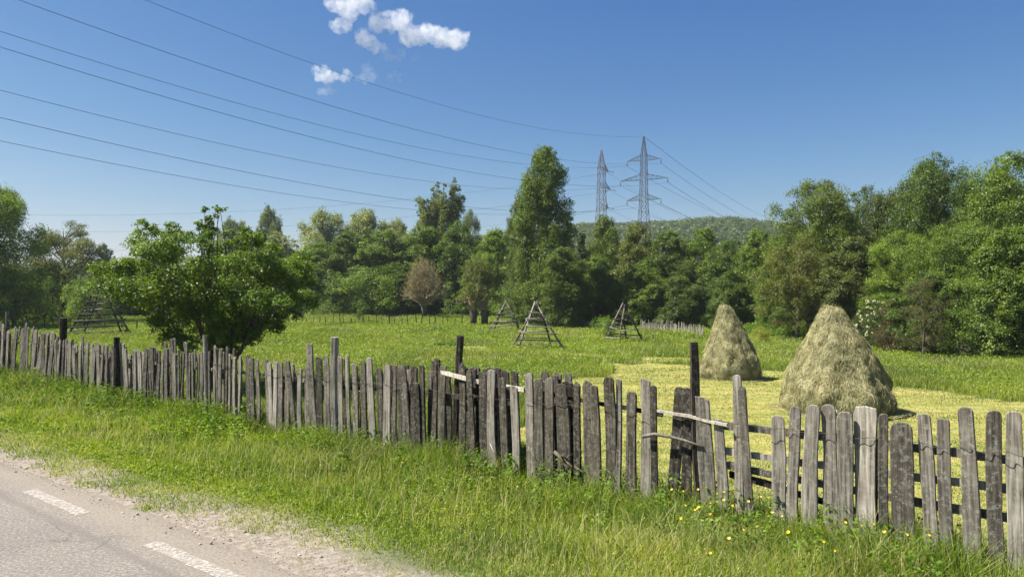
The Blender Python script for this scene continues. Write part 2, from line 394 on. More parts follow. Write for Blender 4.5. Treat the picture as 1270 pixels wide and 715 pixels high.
# ------------------------------------------------------------------ blades
def blade_mesh(name, x, y, L, Wd, mat, lean=0.35, attrs=None, z0=None, face=None, curl=0.35):
    n = len(x); z = (ground_z(x, y) if z0 is None else z0) - 0.01
    a = rng.random(n) * 2 * math.pi; fa = rng.random(n) * 2 * math.pi if face is None else face
    ld = np.abs(rng.normal(0, lean, n)) 
    B = np.stack([x, y, z], 1); side = np.stack([np.cos(fa), np.sin(fa), np.zeros(n)], 1) * (Wd / 2)[:, None]
    dirn = np.stack([np.cos(a) * np.sin(ld), np.sin(a) * np.sin(ld), np.cos(ld)], 1)
    out_ = np.stack([np.cos(a), np.sin(a), np.zeros(n)], 1)
    mid = B + dirn * (L * 0.55)[:, None]
    tip = mid + dirn * (L * 0.45)[:, None] * 0.8 + out_ * (L * curl * rng.random(n))[:, None] - np.array([0, 0, 1.0]) * (L * 0.18 * curl * rng.random(n))[:, None]
    V = np.stack([B - side, B + side, mid + side * 0.75, mid - side * 0.75, tip], 1).reshape(-1, 3)
    t5 = np.array([0, 1, 2, 3, 3, 2, 4]); loops = (np.arange(n)[:, None] * 5 + t5[None, :]).ravel()
    starts = (np.arange(n)[:, None] * 7 + np.array([0, 4])[None, :]).ravel()
    A = {k: np.repeat(v, 5) for k, v in (attrs or {}).items()}
    return raw_mesh(name, V, loops, starts, mat, A)

def grass_material(name, stops, patch_lo, patch_hi, patch_scale=0.6, trans=0.35, dry=(0.50, 0.43, 0.22), gloss=0.03):
    m, nt = new_mat(name); P = geo_pos(nt)
    c = ramp(nt, attr(nt, 'rnd'), stops)
    c = mix(nt, 1.0, c, ramp(nt, noise(nt, P, patch_scale, 4, 0.6), [(0.32, patch_lo), (0.68, patch_hi)]), 'MULTIPLY')
    c = mix(nt, attr(nt, 'dry'), c, dry)
    out(nt, leafy(nt, c, trans, gloss, 0.6)); return m
G1 = [(0.0, (0.06, 0.115, 0.008)), (0.4, (0.17, 0.25, 0.012)), (0.8, (0.31, 0.38, 0.02)), (1.0, (0.38, 0.39, 0.08))]
M_VERGE = grass_material('verge_grass', G1, (0.72, 0.85, 0.8), (1.35, 1.2, 1.0), 0.9)
G2 = [(0.0, (0.10, 0.145, 0.016)), (0.5, (0.20, 0.27, 0.018)), (0.9, (0.29, 0.35, 0.03)), (1.0, (0.38, 0.38, 0.10))]
M_MEADOW = grass_material('meadow_grass', G2, (0.75, 0.9, 0.8), (1.25, 1.1, 1.0), 0.18)
G3 = [(0.0, (0.13, 0.18, 0.018)), (0.45, (0.275, 0.275, 0.07)), (1.0, (0.44, 0.40, 0.18))]
M_STUBBLE = grass_material('mown_grass', G3, (0.70, 0.9, 0.7), (1.15, 1.05, 1.1), 0.8, 0.25)
M_WEED = grass_material('weed_leaves', [(0.0, (0.06, 0.12, 0.016)), (0.6, (0.12, 0.20, 0.025)), (1.0, (0.19, 0.27, 0.045))], (0.8, 0.8, 0.8), (1.2, 1.2, 1.0), 1.2, gloss=0.008)

M_WEED_LIGHT = grass_material('herb_leaves', [(0.0, (0.07, 0.13, 0.012)), (0.5, (0.19, 0.27, 0.02)), (1.0, (0.29, 0.36, 0.045))], (0.75, 0.85, 0.8), (1.25, 1.15, 1.0), 1.0, gloss=0.006)

def verge_grass():
    # density falls with distance from the camera
    N0 = 1350000
    s_ = rng.uniform(-48, 13, N0); t_ = rng.uniform(3.45, 7.6, N0)
    x, y = xy(s_, t_); d = np.hypot(x, y)
    edge = 3.50 + 0.52 * np.clip((s_ + 11) / 7.5, -0.3, 1.3) + 0.5 * (vnoise(s_, t_, 1.1, 9) - 0.5) + 0.45 * (vnoise(s_, t_, 0.35, 10) - 0.5)
    cover = sstep(-0.05, 0.30, t_ - edge)
    strag = (vnoise(x, y, 0.2, 11) + 0.35 * (t_ - 4.0) > 0.66) & (t_ > 3.6)
    keep = (rng.random(N0) < np.clip((6.0 / d) ** 1.1, 0.08, 1.0) * 1.0) & ((rng.random(N0) < cover) | (strag & (rng.random(N0) < 0.35)))
    keep &= (y > 1.5)
    s_, t_, x, y, d, cover = [q_[keep] for q_ in (s_, t_, x, y, d, cover)]
    n = len(x); hn = vnoise(x, y, 0.9, 12); hf = vnoise(x, y, 0.28, 13)
    L = (0.05 + 0.13 * sstep(4.0, 5.4, t_) + 0.10 * sstep(5.2, 6.5, t_) + (0.15 + 0.10 * sstep(-3, 1, s_)) * sstep(6.1, 7.0, t_)) * (0.35 + 0.65 * hn + 0.55 * hf) * rng.uniform(0.6, 1.25, n)
    Wd = rng.uniform(0.003, 0.0075, n) * np.clip(d / 6.5, 0.9, 3.2)
    rnd = np.clip(0.02 + 0.75 * rng.random(n) + 0.45 * (vnoise(x, y, 1.7, 14) - 0.5) + 0.4 * (vnoise(x, y, 0.3, 34) - 0.5) - 0.15 * sstep(5.8, 7.0, t_) + 0.12 * (1 - sstep(4.2, 5, t_)), 0, 1)
    dryp = 0.10 + 0.30 * (vnoise(x, y, 0.8, 15) > 0.62) + 0.22 * (1 - cover)
    dry = (rng.random(n) < dryp) * rng.uniform(0.4, 1.0, n)
    tag(link('verge_grass', blade_mesh('verge_grass', x, y, L, Wd, M_VERGE, 0.75, {'rnd': rnd, 'dry': dry})), 'long bright green grass on the road verge before the picket fence', 'grass', None, 'stuff')
    return n

def seed_stems():
    N0 = 26000
    s_ = rng.uniform(-40, 12, N0); t_ = rng.uniform(4.6, 7.5, N0); x, y = xy(s_, t_); d = np.hypot(x, y)
    k = (rng.random(N0) < np.clip((6 / d), 0.1, 1)) & (vnoise(x, y, 1.3, 16) > 0.48) & (y > 1.5)
    x, y, d, t_ = x[k], y[k], d[k], t_[k]; n = len(x)
    L = rng.uniform(0.28, 0.55, n) * (0.6 + 0.4 * sstep(4.6, 6, t_)); Wd = rng.uniform(0.0035, 0.006, n) * np.clip(d / 6, 1, 3)
    rnd = rng.random(n) * 0.4 + 0.6; dry = rng.uniform(0.25, 0.9, n)
    tag(link('seeding_grass', blade_mesh('seeding_grass', x, y, L, Wd, M_VERGE, 0.3, {'rnd': rnd, 'dry': dry}, curl=0.25)), 'thin pale seeding grass stems above the green verge', 'grass', None, 'stuff')

def leaf_quads(C, Nn, size, aspect=0.55, rnd=None):
    """diamond leaves at C with normals Nn"""
    n = len(C)
    r = rng.normal(size=(n, 3)); t1 = r - Nn * (r * Nn).sum(1)[:, None]; t1 /= np.linalg.norm(t1, axis=1)[:, None] + 1e-9
    t2 = np.cross(Nn, t1)
    sz_ = size if hasattr(size, '__len__') else np.full(n, size)
    a = t1 * (sz_ / 2)[:, None]; b = t2 * (sz_ / 2 * aspect)[:, None]
    fold = Nn * (sz_ * 0.10)[:, None]
    return np.stack([C - a, C + b * 1.0 - a * 0.1 + fold, C + a, C - b - a * 0.1 + fold], 1).reshape(-1, 3)

def weeds():
    # broad-leaved weeds: upright stems with leaves, densest by the fence
    Cs, Ns, Ss, Rr = [], [], [], []
    n0 = 2900
    s_ = rng.uniform(-34, 11, n0); t_ = 7.5 - np.abs(rng.normal(0, 0.75, n0)); x, y = xy(s_, t_); d = np.hypot(x, y)
    k = (vnoise(x, y, 1.5, 18) > 0.36) & (t_ > 4.8) & (y > 1.5)
    for px_, py_, dd in zip(x[k], y[k], d[k]):
        h = random.uniform(0.18, 0.5); nl = int(np.clip(26 * 8 / dd, 8, 26)); z = float(ground_z(px_, py_))
        hh = rng.random(nl) ** 0.7 * h; a = rng.random(nl) * 6.28; rr = rng.uniform(0.02, 0.11, nl) * (1.2 - hh / h * 0.6)
        c_ = np.stack([px_ + np.cos(a) * rr, py_ + np.sin(a) * rr, z + hh + 0.03], 1)
        nn = np.stack([np.cos(a) * 0.6, np.sin(a) * 0.6, np.ones(nl)], 1) + rng.normal(0, 0.35, (nl, 3)); nn /= np.linalg.norm(nn, axis=1)[:, None]
        Cs.append(c_); Ns.append(nn); Ss.append(np.full(nl, random.uniform(0.022, 0.06) * np.clip(dd / 10, 1, 1.5))); Rr.append(np.full(nl, random.random()) * 0.6 + 0.4 * rng.random(nl))
    C = np.vstack(Cs); V = leaf_quads(C, np.vstack(Ns), np.concatenate(Ss)); n = len(C)
    me = raw_mesh('weeds', V, np.arange(4 * n), np.arange(n) * 4, M_WEED, {'rnd': np.repeat(np.concatenate(Rr), 4), 'dry': np.zeros(4 * n)})
    tag(link('weeds', me), 'broad leaved weeds and nettles growing along the foot of the fence', 'weeds', None, 'stuff')

def herbs():
    # small clover and herb leaves between the blades of the verge, and broader ones through the meadow
    def patch(x, y, zlo, zhi, size, name, label, mat, seed):
        n = len(x); C = np.stack([x, y, ground_z(x, y) + zlo + (zhi - zlo) * rng.random(n)], 1)
        nn = rng.normal(0, 0.6, (n, 3)) + np.array([-0.1, -0.2, 0.9]); nn /= np.linalg.norm(nn, axis=1)[:, None]
        V = leaf_quads(C, nn, size, 0.6)
        rnd = np.clip(0.6 * rng.random(n) + 0.5 * vnoise(x, y, 0.5, seed), 0, 1); dry = (rng.random(n) < 0.08) * rng.uniform(.3, .9, n)
        tag(link(name, raw_mesh(name, V, np.arange(4 * n), np.arange(n) * 4, mat, {'rnd': np.repeat(rnd, 4), 'dry': np.repeat(dry, 4)})), label, 'herbs', None, 'stuff')
    n0 = 420000; s_ = rng.uniform(-45, 13, n0); t_ = rng.uniform(4.1, 7.6, n0); x, y = xy(s_, t_); d = np.hypot(x, y)
    k = (rng.random(n0) < np.clip((6.5 / d) ** 1.2, 0.06, 1)) & (y > 1.5) & (rng.random(n0) < 0.25 + 0.75 * sstep(0.35, 0.6, vnoise(x, y, 1.1, 41))); x, y, d, t_ = x[k], y[k], d[k], t_[k]
    h = (0.06 + 0.20 * sstep(4.4, 6.6, t_)) * (0.4 + 0.9 * vnoise(x, y, 0.5, 42))
    patch(x, y, 0.01, h, rng.uniform(0.010, 0.030, len(x)) * np.clip(d / 7, 0.9, 2.6), 'verge_herbs', 'small leafy herbs and clover mixed into the verge grass', M_WEED_LIGHT, 43)
    n0 = 500000; Yv = 9 * (95 / 9) ** rng.random(n0); x = rng.uniform(-0.92, 0.94, n0) * Yv; y = Yv; s_, t_ = st(x, y)
    k = (t_ > 7.4) & ~mown(x, y) & (vnoise(x, y, 2.2, 44) > 0.38); x, y = x[k], y[k]
    patch(x, y, 0.12, 0.22 + 0.2 * vnoise(x, y, 3.5, 20), rng.uniform(0.02, 0.045, len(x)) * np.clip(y / 18, 0.8, 3.4), 'meadow_herbs', 'leafy herbs mixed into the tall meadow grass', M_WEED_LIGHT, 45)

def meadow():
    # tall meadow grass behind the fence, thinner far away
    N0 = 2400000
    Yv = 7 * (110 / 7) ** rng.random(N0); k = rng.uniform(-0.95, 0.97, N0); x = k * Yv; y = Yv
    s_, t_ = st(x, y); mw = mown(x, y)
    keep = (t_ > 7.35) & (~mw) & (rng.random(N0) < 0.62 * np.clip(y / 22, 0.25, 1)); x, y, t_ = x[keep], y[keep], t_[keep]; n = len(x)
    d = y
    hn = vnoise(x, y, 3.5, 20); L = (0.20 + 0.20 * hn) * rng.uniform(0.5, 1.25, n) * (0.6 + 0.4 * sstep(7.4, 9, t_))
    Wd = rng.uniform(0.005, 0.010, n) * np.clip(d / 13, 1, 6)
    rnd = np.clip(0.1 + 0.6 * rng.random(n) + 0.5 * (vnoise(x, y, 6, 21) - 0.5), 0, 1)
    dry = (rng.random(n) < 0.16 + 0.22 * (vnoise(x, y, 4, 22) > 0.5)) * rng.uniform(0.25, 0.75, n)
    tag(link('meadow_grass', blade_mesh('meadow_grass', x, y, L, Wd, M_MEADOW, 0.5, {'rnd': rnd, 'dry': dry})), 'tall green meadow grass covering the field behind the fence', 'grass', None, 'stuff')
    # stubble on the mown strip
    N1 = 600000
    Yv = 6 * (50 / 6) ** rng.random(N1); k = rng.uniform(-0.5, 0.97, N1); x = k * Yv; y = Yv
    s_, t_ = st(x, y); keep = (t_ > 7.3) & mown(x, y); x, y = x[keep], y[keep]; n = len(x)
    L = rng.uniform(0.025, 0.075, n) * (0.6 + 0.8 * vnoise(x, y, 1.1, 23)); Wd = rng.uniform(0.005, 0.010, n) * np.clip(y / 8, 1, 5)
    xs_ = x * math.cos(R(18)) + y * math.sin(R(18)); ys_ = -x * math.sin(R(18)) + y * math.cos(R(18)); rnd = np.clip(0.55 * rng.random(n) + 0.9 * (vnoise(xs_ * 0.25, ys_, 0.7, 24) - 0.35) + 0.3 * (vnoise(x, y, 2.4, 25) - .5), 0, 1); dry = (rng.random(n) < 0.15 + 0.45 * (rnd > 0.6)) * rng.uniform(0.3, 0.8, n)
    tag(link('mown_grass', blade_mesh('mown_grass', x, y, L, Wd, M_STUBBLE, 0.7, {'rnd': rnd, 'dry': dry}, curl=0.8)), 'short yellowish mown grass around the haystacks', 'grass', None, 'stuff')

def tall_mounds():
    # low leafy herb bank at the wood's edge and small dark clumps in the meadow
    spots = []
    for px in np.arange(925, 1072, 4.0): spots.append((px, 414 + (px - 925) * 0.10 + random.uniform(-3, 2), 1.0))
    for px in np.arange(1072, 1215, 5.0): spots.append((px, 420 + (px - 1072) * 0.05, 0.8))
    for px in (868, 874, 881, 888, 894): spots.append((px, 409, 0.9))
    for px in (745, 750, 756): spots.append((px, 412, 1.5))
    for px in np.arange(400, 450, 6.0): spots.append((px, 388, 0.9))
    for px in (541, 547, 553, 560, 567, 1180, 1192, 1204): spots.append((px, 431, 0.45))
    Cs, Ns, Ss, Rr = [], [], [], []
    for px, py, h in spots:
        b = at(px, py); nl = 420; r = random.uniform(0.5, 0.9) * (0.6 + 0.4 * h)
        a = rng.random(nl) * 6.28; rr = np.sqrt(rng.random(nl)) * r; hh = h * random.uniform(0.6, 1.1) * np.sqrt(np.clip(1 - (rr / r) ** 2, 0, 1)) * rng.uniform(0.6, 1.05, nl)
        Cs.append(np.stack([b.x + np.cos(a) * rr, b.y + np.sin(a) * rr, b.z + hh], 1))
        nn = np.stack([np.cos(a) * 0.5, np.sin(a) * 0.5, np.ones(nl)], 1) + rng.normal(0, 0.5, (nl, 3)); nn /= np.linalg.norm(nn, axis=1)[:, None]
        Ns.append(nn); Ss.append(rng.uniform(0.07, 0.14, nl)); Rr.append(np.clip(random.random() * 0.5 + 0.5 * rng.random(nl) + 0.1, 0, 1))
    C = np.vstack(Cs); V = leaf_quads(C, np.vstack(Ns), np.concatenate(Ss)); n = len(C)
    me = raw_mesh('field_undergrowth', V, np.arange(4 * n), np.arange(n) * 4, M_WEED, {'rnd': np.repeat(np.concatenate(Rr), 4), 'dry': np.zeros(4 * n)})
    tag(link('field_undergrowth', me), 'bright green nettles and undergrowth at the foot of the wood', 'undergrowth', None, 'stuff')

verge_grass(); seed_stems(); weeds(); herbs(); meadow(); tall_mounds()

# meadow flowers as specks: pale seed heads far away in the field
def specks():
    N0 = 5200; Yv = 22 * (60 / 22) ** rng.random(N0); k = rng.uniform(-0.6, 0.5, N0); x = k * Yv; y = Yv
    keep = ~mown(x, y) & (vnoise(x, y, 3, 30) > 0.4); x, y = x[keep], y[keep]; n = len(x)
    C = np.stack([x, y, ground_z(x, y) + rng.uniform(0.35, 0.5, n)], 1); nn = np.tile([0, -0.6, 0.8], (n, 1)) + rng.normal(0, 0.2, (n, 3)); nn /= np.linalg.norm(nn, axis=1)[:, None]
    V = leaf_quads(C, nn, rng.uniform(0.02, 0.045, n), 0.9)
    m, nt = new_mat('field_flowers'); c = ramp(nt, attr(nt, 'rnd'), [(0, (0.55, 0.50, 0.10)), (0.5, (0.50, 0.50, 0.22)), (1, (0.62, 0.62, 0.50))]); out(nt, leafy(nt, c, 0.2, 0.02))
    me = raw_mesh('field_flowers', V, np.arange(4 * n), np.arange(n) * 4, m, {'rnd': np.repeat(rng.random(n), 4)})
    tag(link('field_flowers', me), 'pale and yellow flower heads scattered through the meadow', 'flowers', None, 'stuff')
specks()

# ------------------------------------------------------------------ picket fence
FENCE_GROUP = None
fx, fy = on_fence(635)
fence = empty('picket_fence', (fx, fy, float(ground_z(fx, fy))), 0, 'long fence of uneven weathered grey wooden pickets running along the road verge', 'fence')
F0 = Vector(fence.location)
FANG = math.atan2(US[1], US[0])

def picket_mesh(w, h, th=0.022, style='round'):
    """board in its own frame: x along the fence, z up, front face -y; ragged cut outline"""
    nseg = 5; prof = []
    taper = random.uniform(0.86, 1.0); bow = random.uniform(-0.12, 0.12) * w
    cap_ = min(0.12, w * 0.42 / h); zs = [0, 0.2, 0.45, 0.7, 1 - cap_]
    left = [(-w / 2 * (1 - (1 - taper) * z) + bow * math.sin(math.pi * z) + random.uniform(-1, 1) * w * 0.06, z * h) for z in zs]
    right = [(w / 2 * (1 - (1 - taper) * z) + bow * math.sin(math.pi * z) + random.uniform(-1, 1) * w * 0.06, z * h) for z in zs]
    wt = w * taper
    if style == 'round': top = [(-wt * 0.43, h - w * 0.16), (-wt * 0.25, h - w * .03), (wt * 0.05, h), (wt * 0.29, h - w * .04), (wt * 0.44, h - w * 0.19)]
    elif style == 'point': top = [(-wt * 0.34, h - w * 0.12), (random.uniform(-.1, .1) * wt, h + w * 0.1), (wt * 0.36, h - w * 0.15)]
    elif style == 'slant': top = [(-wt * 0.46, h - w * .02), (wt * 0.1, h - w * .08), (wt * 0.46, h - w * .25)]
    else: top = [(-wt * 0.47, h * 0.995), (0, h * 1.003), (wt * 0.47, h * 0.992)]
    pts = left + top + right[::-1]
    n = len(pts); ch = min(0.005, w * 0.08); mb = MB(); cx = 0
    fr = [(p[0] * (1 - 2 * ch / w), -th / 2, p[1] - (ch if p[1] > 0.5 * h else 0)) for p in pts]
    rm = [(p[0], -th / 2 + ch, p[1]) for p in pts]
    bk = [(p[0], th / 2, p[1]) for p in pts]
    bend = random.uniform(-0.02, 0.02)
    V = [(a, b + bend * math.sin(math.pi * min(1, c_ / h)), c_) for a, b, c_ in fr + rm + bk]
    # strips left-right on the faces keep the outline concave-safe
    fs = []
    m_ = len(zs)
    def cap(o, flip):
        quads = []
        for i in range(m_ - 1):
            quads.append((o + i, o + n - 1 - i, o + n - 2 - i, o + i + 1))
        quads.append(tuple([o + m_ - 1] + [o + n - m_] + [o + j for j in range(n - m_ - 1, m_ - 1, -1)]))
        return [tuple(reversed(q_)) if flip else q_ for q_ in quads]
    fs += cap(0, False); fs += cap(2 * n, True)
    for i in range(n):
        j = (i + 1) % n
        fs.append((i, j, n + j, n + i)); fs.append((n + i, n + j, 2 * n + j, 2 * n + i))
    mb.add(V, fs); return mb

def place_board(name, mb, mat, px, t_, py_top, lean_px=0.0, parent=fence, zb=None, rzj=0.0, fwd=0.0):
    x, y = on_fence(px, t_)
    o = mb.build(name, mat, parent)
    z = float(ground_z(x, y)) - 0.05 if zb is None else zb
    o.location = Vector((x, y, z)) - F0
    o.rotation_euler = (fwd, lean_px, FANG + rzj)
    return o

PICK = []   # (px_top, py_top, px_bottom, width_px, row, style)
def P_(l, row='f'):
    for a in l: PICK.append((*a[:4], row, a[4] if len(a) > 4 else random.choice(['round', 'flat', 'slant', 'round', 'point'])))
P_([(872, 490, 881, 17, 'slant'), (891, 518, 898, 12, 'slant'), (911, 465, 919, 10, 'round'), (921, 478, 934, 9.5, 'point'), (963, 515, 964, 13.5, 'round'), (985, 504, 981, 11.5, 'round'),
    (1010, 501, 1004, 15, 'round'), (1027, 501, 1029, 15, 'round'), (1049, 509, 1050, 15, 'round'), (1073, 504, 1077, 23, 'flat'), (1097, 512, 1098, 9.5, 'round'),
    (1119, 522, 1123, 22, 'round'), (1145, 513, 1158, 16, 'flat'), (1169, 519, 1178, 14, 'flat'), (1199, 504, 1205, 19, 'round'), (1233, 509, 1238, 16.5, 'round'),
    (1257, 510, 1261, 18, 'round'), (1284, 506, 1288, 17, 'round'), (1312, 512, 1313, 15), (1338, 508, 1344, 19), (1368, 514, 1372, 16), (1398, 510, 1399, 18)])
P_([(611, 458, 613, 10), (625, 468, 627, 10), (640, 477, 641, 10), (654, 462, 660, 11), (668, 469, 670, 11), (681, 468, 683, 11), (697, 475, 700, 17), (712, 475, 716, 9),
    (725.5, 473, 731, 11), (739, 477, 741, 10), (755, 467, 756, 12), (765, 470, 766, 6), (784, 485, 783, 12), (799.5, 469, 800, 12), (812, 477, 813, 7), (842, 480, 829, 11.5), (851, 481, 851, 12)])
P_([(602, 457, 603, 8), (613, 457, 615, 8), (628, 458, 631, 9), (638.5, 459, 642, 9), (659, 460, 660, 10), (673, 460, 675, 10), (689, 461.5, 691, 10), (704, 462, 706, 9)], 'b')
P_([(300 + a / 3.25, 380 + b / 3.25, 300 + c / 3.25, w / 3.25) for a, b, c, w in
    [(8, 195, 30, 20), (40, 205, 50, 18), (62, 210, 70, 18), (85, 210, 108, 20), (105, 225, 120, 20), (130, 220, 133, 20), (150, 225, 155, 20), (172, 222, 180, 22), (184, 215, 215, 18), (235, 247, 238, 22),
     (262, 240, 272, 22), (272, 150, 302, 24), (318, 200, 318, 24), (342, 195, 342, 22), (378, 208, 372, 22), (405, 198, 403, 24), (430, 195, 438, 18), (455, 228, 462, 26), (487, 222, 502, 24),
     (512, 205, 530, 24), (548, 248, 568, 24), (587, 235, 586, 26), (610, 235, 616, 22), (635, 240, 648, 24), (655, 235, 676, 24), (690, 238, 690, 24), (708, 305, 714, 26), (730, 235, 735, 22),
     (762, 218, 765, 30), (805, 238, 806, 26), (875, 230, 880, 28), (918, 255, 930, 30), (970, 262, 985, 32), (1005, 255, 1028, 30)]])
P_([(300 + a / 3.25, 380 + b / 3.25, 300 + c / 3.25, w / 3.25) for a, b, c, w in
    [(605, 235, 605, 22), (660, 250, 668, 24), (835, 262, 838, 26), (905, 250, 905, 24), (940, 245, 942, 26), (990, 248, 1000, 28), (1022, 250, 1030, 26)]], 'b')
for q_ in [q for q in PICK if 300 < q[0] < 700 and q[4] == 'f']:
    if random.random() < 0.5: PICK.append((q_[0] + 7, q_[1] + random.uniform(-4, 8), q_[2] + 7, q_[3] * .8, 'b', 'flat'))
# slender palings of the left stretch
lx = [0, 40, 75, 113, 150, 190, 240, 272, 300]; ly = [408, 406, 420, 425, 429, 434, 434, 433, 440]
px = -62.0
while px < 298:
    w = random.choice([3.0, 3.4, 4.0, 4.4, 2.6, 5.0]) * (0.9 if px < 90 else 1.05)
    if abs(px - 145) > 4 and abs(px - 254) > 4:
        top = np.interp(px, lx, ly) + random.gauss(0, 3.2) + (-6 if random.random() < 0.08 else 0)
        ln = (-6 * math.exp(-((px - 40) / 35) ** 2)) + random.gauss(0, 1.6)
        PICK.append((px, top, px + ln, w, 'f', random.choice(['flat', 'slant', 'point', 'round'])))
        if random.random() < 0.85: PICK.append((px + w * .6, top + random.gauss(3, 3), px + w * .6 + ln + random.gauss(0, 1.5), w * .9, 'b', 'flat'))
    px += w * random.uniform(0.92, 1.25)

# the hundred boards that show largest are parts of their own, the rest one part
PICK.sort(key=lambda p: -p[3] * (p[3] ** 0.5))
rest = MB()
for i, (pt, pyt, pb, w, row, sty) in enumerate(PICK):
    t_ = T_FENCE if row == 'f' else T_FENCE + 0.16
    x, y = on_fence(pb, t_); x2, y2 = on_fence(pt, t_)
    scale = y / F; cosf = US[0] - US[1] * (x / y)       # how an along-fence length shows across the picture
    wid = w * scale / max(0.4, abs(US[0] - (pb - 635) / F * US[1])) * 1.0
    zb = float(ground_z(x, y)) - 0.05; ztop = zpix(pyt, y2); h = ztop - zb
    ds = (x2 - x) * US[0] + (y2 - y) * US[1]
    lean = math.atan2(ds, h); hl = math.hypot(ds, h)
    wid *= 0.82 if pt < 300 else 0.92 if pt < 430 else (1.27 if pt > 955 else 1.12 if pt > 720 else 1.0)
    mb = picket_mesh(wid, hl, random.uniform(0.016, 0.026), sty)
    jy = random.uniform(-0.16, 0.16); fwd = random.uniform(-0.035, 0.035)
    jt = random.uniform(-0.012, 0.012)
    xx, yy = x + UN[0] * jt, y + UN[1] * jt
    if i < 97:
        o = mb.build('picket', M_WOOD_BROWN if (425 < pt < 862 and random.random() < 0.85) or (pt <= 425 and random.random() < 0.35) else M_WOOD, fence)
        o.location = Vector((xx, yy, zb)) - F0; o.rotation_euler = (fwd, lean, FANG + jy)
    else:
        from mathutils import Matrix, Euler
        Mx = Matrix.Translation(Vector((xx, yy, zb)) - F0) @ Euler((fwd, lean, FANG + jy)).to_matrix().to_4x4()
        rest.add([Mx @ Vector(v) for v in mb.v], mb.f)

# wood tone for the merged rest varies by island instead of by object
def wood_islands(src, name):
    m = src.copy(); m.name = name; nt = m.node_tree
    gi = nt.nodes.new('ShaderNodeNewGeometry')
    for l in list(nt.links):
        if l.from_node.type == 'OBJECT_INFO':
            to = l.to_socket; nt.links.remove(l); nt.links.new(gi.outputs['Random Per Island'], to)
    return m
M_WOOD_ISL = wood_islands(wood_material('grey_palings', (0.04, 0.035, 0.029), (0.155, 0.14, 0.118), (0.32, 0.295, 0.25)), 'weathered_wood_palings')
M_WOOD_DARK_ISL = wood_islands(M_WOOD_DARK, 'dark_wood_palings')
M_WOOD_PALE_ISL = wood_islands(M_WOOD_PALE, 'pale_wood_palings')
o = rest.build('picket', M_WOOD_ISL, fence); o['kind'] = 'stuff'; o['label'] = 'slender closely set palings of the far stretch'

# posts
def rough_post(r, h, lean=(0, 0), square=False, n=9):
    mb = MB(); k = 7; pts = []; rr = []
    for i in range(k + 1):
        f = i / k; pts.append((lean[0] * f + random.uniform(-.1, .1) * r, lean[1] * f + random.uniform(-.1, .1) * r, h * f)); rr.append(r * random.uniform(0.92, 1.06) * (1.05 - 0.12 * f))
    mb.tube(pts, rr, n, True, False); return mb
def fence_post(pt, pyt, pb, w, mat, t_=T_FENCE + 0.07, label=None, n=9):
    x, y = on_fence(pb, t_); x2, y2 = on_fence(pt, t_); zb = float(ground_z(x, y)) - 0.1; h = zpix(pyt, y2) - zb
    o = rough_post(w * y / F / 2, h, (x2 - x, y2 - y), n=n).build('post', mat, fence); o.location = Vector((x, y, zb)) - F0
    if label: o['label'] = label
fence_post(860, 424, 868, 14, M_WOOD_DARK, T_FENCE + 0.03, 'tall dark square post', 4)
fence_post(571, 416, 561, 10, M_WOOD_DARK, T_FENCE + 0.12, 'dark leaning post', 6)
fence_post(414.5, 418, 416, 12, M_WOOD, T_FENCE - 0.02, 'thick tall post', 6)
fence_post(145, 418, 145, 8, M_WOOD_DARK, T_FENCE - 0.06, 'dark post')
fence_post(79, 394, 76, 9, M_WOOD_DARK, T_FENCE + 0.08)
fence_post(9, 386, 9, 5, M_WOOD, T_FENCE + 0.08)
fence_post(254, 415, 258, 5.5, M_WOOD, T_FENCE - 0.02)
fence_post(1085, 520, 1085, 8, M_WOOD_DARK, T_FENCE + 0.12, None, 4)

# rails: long laths behind the boards
def rail(px0, px1, h0, h1, t_, hgt, th, mat, name='rail', label=None, roundr=None):
    x0, y0 = on_fence(px0, t_); x1, y1 = on_fence(px1, t_); mb = MB()
    A = Vector((x0, y0, h0)); B = Vector((x1, y1, h1)); k = max(4, int((B - A).length / 0.4)); vs_ = []
    for i in range(k + 1):
        p = A.lerp(B, i / k) + Vector((0, 0, random.uniform(-.01, .01) + 0.02 * math.sin(3 * i / k + h0 * 9))); 
        hh = hgt / 2 * random.uniform(0.85, 1.12); tv = Vector((UN[0], UN[1], 0)) * th / 2
        vs_ += [p - tv - Vector((0, 0, hh)), p - tv + Vector((0, 0, hh)), p + tv + Vector((0, 0, hh)), p + tv - Vector((0, 0, hh))]
    fs = [(0, 1, 2, 3), (4 * k + 3, 4 * k + 2, 4 * k + 1, 4 * k)]
    for i in range(k):
        for j in range(4):
            fs.append((4 * i + j, 4 * i + 4 + j, 4 * i + 4 + (j + 1) % 4, 4 * i + (j + 1) % 4))
    mb.add([v - F0 for v in vs_], fs); o = mb.build(name, mat, fence)
    if label: o['label'] = label
# (heights are z above the road)
def zf(px, py, t_): 
    x, y = on_fence(px, t_); return zpix(py, y)
tb = T_FENCE + 0.055
rail(893, 1420, zf(893, 527, tb), 0.70, tb, 0.075, 0.03, M_WOOD)
rail(898, 1420, zf(898, 556, tb), 0.47, tb + .01, 0.07, 0.03, M_WOOD)
rail(902, 1420, zf(902, 578, tb), 0.25, tb, 0.07, 0.03, M_WOOD)
rail(905, 1100, zf(905, 590, tb), 0.08, tb + .03, 0.06, 0.03, M_WOOD_DARK)
rail(808, 902, zf(808, 510, T_FENCE - .03), zf(902, 525, T_FENCE - .03), T_FENCE - 0.03, 0.028, 0.025, M_WOOD_PALE, 'rail', 'pale split lath nailed across the front')
rail(640, 822, zf(640, 484, tb), zf(822, 512, tb), tb, 0.045, 0.035, M_WOOD_DARK)
rail(547, 650, zf(547, 463, T_FENCE + .03), zf(650, 481, T_FENCE + .03), T_FENCE + 0.03, 0.05, 0.02, M_WOOD_PALE, 'rail', 'pale bare lath')
